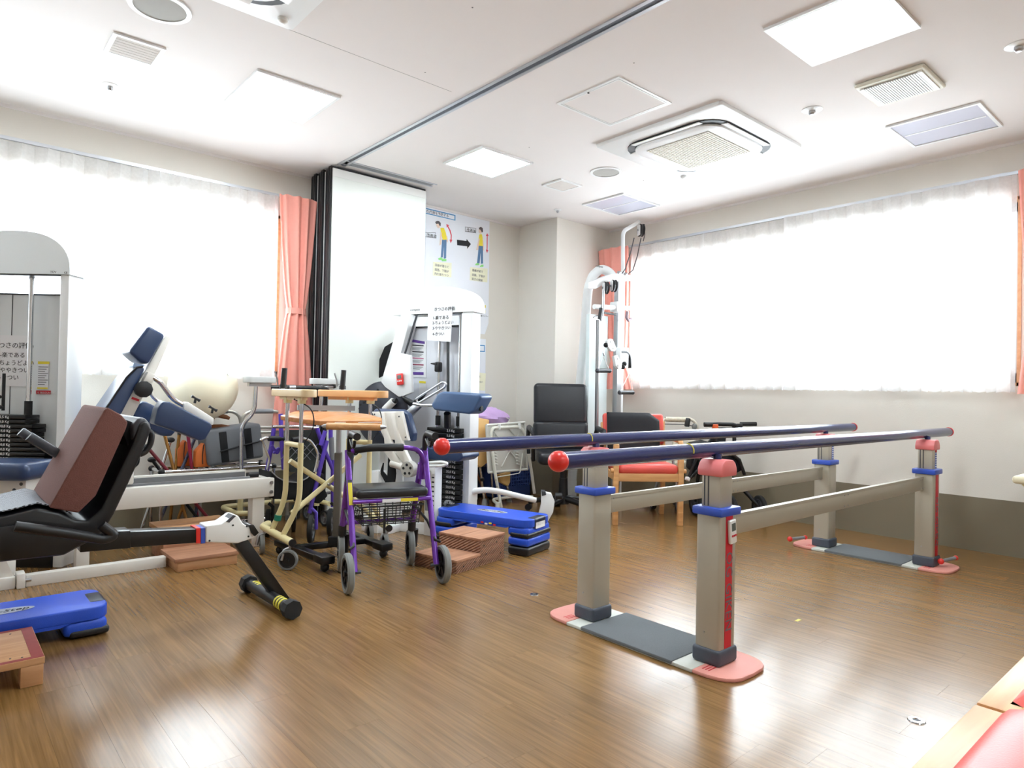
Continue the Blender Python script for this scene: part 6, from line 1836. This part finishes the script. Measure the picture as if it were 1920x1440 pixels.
thin_stick((921, 880), (924, 945), CHROME, 'silver stick just left of the folded shower chair')
thin_stick((884, 860), (914, 945), HANDB, 'brown wooden stick crossing behind the tall crutch')

def lilac_bundle():
    LIL = mat('lilac_fabric', (206, 172, 222), 0.75, var=0.05, scale=14, bump=0.35, bscale=22)
    c = P(912, 785, Y=4.66)
    t = thing('folded_bundle', 'lilac fabric bundle stacked behind the crutches', 'cushion', (c.x, 4.66, 0.55))
    def lump(cx, cz, rx, rz, ry, tilt):
        g = G().ball((0, 0, 0), 1.0, (rx, ry, rz), n=32)
        for v in g.bm.verts:
            a = math.atan2(v.co.z, v.co.x)
            v.co *= 1 + 0.05 * math.sin(7 * a + 9 * v.co.y) + 0.03 * math.sin(13 * a)
        g.move(Matrix.Translation((cx, 4.68, cz)) @ Matrix.Rotation(tilt, 4, 'Y'))
        return g
    wpart('roll', lump(c.x + 0.02, c.z + 0.0, 0.24, 0.105, 0.15, 0.06), LIL, t)
    wpart('lower_roll', lump(P(884, 808, Y=4.66).x, P(884, 808, Y=4.66).z, 0.11, 0.13, 0.14, 0.3), LIL, t)
    wpart('tie_cord', G().tube(wpoly([(950, 783), (955, 787), (953, 794)], Y=4.55), 0.005, 6), INKW, t)
    # trolley that carries it
    s = thing('storage_shelf', 'low dark shelf against the wall under the lilac bundle', 'shelf', (c.x - 0.05, 4.72, 0))
    top = P(890, 835, Y=4.66).z
    x0, x1 = 3.35, 3.62
    for x in (x0, x1):
        wpart('side', G().bb(x - 0.012, x + 0.012, 4.58, 4.86, 0, top), DGREY, s)
    wpart('board', G().bb(x0, x1 + 0.1, 4.56, 4.88, top - 0.02, top), DGREY, s)
    wpart('board', G().bb(x0, x1, 4.58, 4.86, 0.05, 0.07), DGREY, s)
lilac_bundle()
def basket():
    BB = mat('blue_basket_plastic', (44, 66, 122), 0.5)
    t = thing('laundry_basket', 'blue plastic lattice basket behind the folded shower chair', 'basket', (4.10, 4.66, 0))
    x0, x1, y0, y1, z = 3.86, 4.28, 4.60, 4.86, 0.30
    wpart('floor_panel', G().bb(x0, x1, y0, y1, 0, 0.02), BB, t)
    wpart('rim', G().tube([(x0, y0, z), (x1, y0, z), (x1, y1, z), (x0, y1, z)], 0.012, 8, fillet=0.02, closed=True), BB, t)
    wpart('wall_panel', G().bb(x0, x1, y0, y0 + 0.008, 0.0, 0.11).bb(x0, x1, y0, y0 + 0.008, 0.24, z), BB, t)
    wpart('wall_panel', G().bb(x0, x0 + 0.008, y0, y1, 0, z), BB, t)
    wpart('wall_panel', G().bb(x1 - 0.008, x1, y0, y1, 0, z), BB, t)
    wpart('wall_panel', G().bb(x0, x1, y1 - 0.008, y1, 0, z), BB, t)
    for k in range(15):
        x = x0 + 0.012 + (x1 - x0 - 0.024) * k / 14
        wpart('lattice_bar', G().bb(x - 0.005, x + 0.005, y0, y0 + 0.008, 0.10, 0.245), BB, t)
    for k in range(4):
        zz = 0.125 + 0.032 * k
        wpart('lattice_bar', G().bb(x0, x1, y0 + 0.001, y0 + 0.007, zz - 0.004, zz + 0.004), BB, t)
basket()

# ================================================================ floral seat walker and black rollator by the right wall
FLORAL = mat('floral_cloth', (214, 210, 190), 0.8, var=0.35, scale=45)
def floral_walker():
    t = thing('walking_cart', 'cream walking cart with floral padded bar behind the red chair', 'walker', (4.82, 3.36, 0))
    TUBC = mat('cart_cream_tube', (220, 214, 200), 0.35, 0.2, var=0.04)
    W = lambda pp, y=3.55: wpoly(pp, D=5.68 + (y - 3.55) * 0.9)
    wpart('handle_frame', G().tube(W([(1237, 868), (1237, 800), (1244, 786), (1298, 786), (1308, 798), (1307, 868)]), 0.0135, 12, fillet=0.05), TUBC, t)
    wpart('padded_bar', G().tube(W([(1248, 786), (1294, 787)]), 0.021, 12), FLORAL, t)
    wpart('cable', G().tube(W([(1245, 795), (1285, 796), (1300, 799)], 3.53), 0.004, 6), DGREY, t)
    wpart('brake_box', G().box(P(1289, 792, D=5.655), (0.03, 0.04, 0.075), rotm(y=15), 0.008), BLACK, t)
    wpart('wood_clip', G().box(P(1242, 797, D=5.655), (0.035, 0.03, 0.065), None, 0.006), BEECH, t)
    wpart('end_cap', G().ball(P(1302, 800, D=5.655), 0.022, (1, 1, 1.3), n=12), GREYR, t)
    wpart('back_pad', G().prism(W([(1262, 828), (1304, 826), (1306, 848), (1262, 850)], 3.52), FWD * 0.05, 0.01), FLORAL, t)
    seat = W([(1230, 870), (1290, 866), (1296, 872), (1284, 882), (1240, 884)], 3.40)
    wpart('seat_pad', G().prism(seat, FWD * 0.2, 0.012, 3), FLORAL, t)
    bag = wpart('shopping_bag', G().prism(W([(1240, 882), (1288, 880), (1280, 925), (1246, 925)], 3.42), FWD * 0.18, 0.012), mat('olive_bag_cloth', (108, 106, 88), 0.85, var=0.1), t)
    cc = P(1272, 900, D=5.68)
    for (dx, dy) in ((-0.16, -0.12), (0.16, -0.12), (-0.16, 0.14), (0.16, 0.14)):
        x, y = cc.x + dx, cc.y + dy
        wpart('leg_tube', G().cyl((x, y, 0.10), (cc.x + dx * 0.9, cc.y + dy * 0.3, 0.46), 0.011, n=10), STEEL, t)
        wheel(t, (x, y, 0.075), (0.8, -0.6, 0), 0.075, 0.03, RUBBER, MGREY)
floral_walker()
def black_rollator():
    t = thing('rollator', 'black folding rollator parked against the right wall', 'rollator', (4.90, 3.0, 0))
    D0 = 5.35
    W = lambda pp, d=D0: [P(x, y, D=d) for x, y in pp]
    wpart('handle_bar', G().tube(W([(1322, 796), (1344, 795), (1374, 796), (1380, 798)]), 0.016, 12), BLACK, t)
    wpart('grip', G().tube(W([(1388, 795), (1418, 795)], 5.45), [0.017, 0.018], 12), BLACK, t)
    wpart('grip', G().tube(W([(1320, 796), (1336, 796)], 5.30), 0.019, 12), BLACK, t)
    wpart('handle_stem', G().tube(W([(1342, 796), (1340, 830), (1338, 880)], 5.33), 0.016, 10), BLACKM, t)
    wpart('handle_stem', G().tube(W([(1376, 797), (1377, 830), (1376, 880)], 5.42), 0.016, 10), BLACKM, t)
    wpart('orange_clamp', G().box(P(1341, 801, D=5.29), (0.045, 0.03, 0.045), rotm(z=-41), 0.006), mat('orange_clamp', (222, 96, 44), 0.4), t)
    wpart('brake_bracket', G().box(P(1386, 800, D=5.42), (0.05, 0.03, 0.05), rotm(z=-41), 0.008), BLACK, t)
    wpart('lower_handle', G().tube(W([(1344, 803), (1372, 804)], 5.38), 0.010, 8), BLACK, t)
    wpart('seat_back', G().prism(W([(1328, 830), (1336, 820), (1362, 818), (1360, 842), (1326, 846)], 5.33), FWD * 0.04, 0.008), BLACKF, t)
    wpart('seat', G().prism(W([(1302, 834), (1330, 828), (1334, 842), (1304, 848)], 5.25), FWD * 0.22, 0.01), BLACKF, t)
    wpart('bag', G().prism(W([(1296, 856), (1330, 850), (1375, 846), (1384, 858), (1396, 880), (1372, 892), (1310, 892), (1294, 880)], 5.32), FWD * 0.14, 0.012), BLACKF, t)
    for pp in ([(1370, 850), (1386, 862), (1396, 890)], [(1310, 850), (1300, 875), (1290, 898)], [(1335, 850), (1310, 880), (1290, 900)], [(1300, 850), (1318, 872), (1330, 895)]):
        wpart('frame_tube', G().tube(W(pp, 5.30), 0.014, 10), BLACKM, t)
    wpart('tip', G().box(P(1289, 898, D=5.28), (0.035, 0.03, 0.03), rotm(y=30), 0.005), INKW, t)
    c = P(1372, 895, D=5.35)
    wpart('rear_leg', G().tube([c, Vector((4.93, 2.66, 0.11))], 0.016, 10), BLACKM, t)
    wpart('rear_leg', G().tube([P(1335, 880, D=5.35), Vector((4.74, 2.80, 0.11))], 0.016, 10), BLACKM, t)
    wpart('front_leg', G().tube([P(1360, 880, D=5.4), Vector((5.0, 3.06, 0.11))], 0.014, 10), BLACKM, t)
    wpart('front_leg', G().tube([P(1310, 880, D=5.32), Vector((4.72, 3.10, 0.11))], 0.014, 10), BLACKM, t)
    for (x, y) in ((4.93, 2.66), (4.74, 2.80), (5.0, 3.06), (4.72, 3.10)):
        wheel(t, (x, y, 0.10), (0.85, -0.5, 0), 0.10, 0.03, RUBBER, DGREY)
black_rollator()
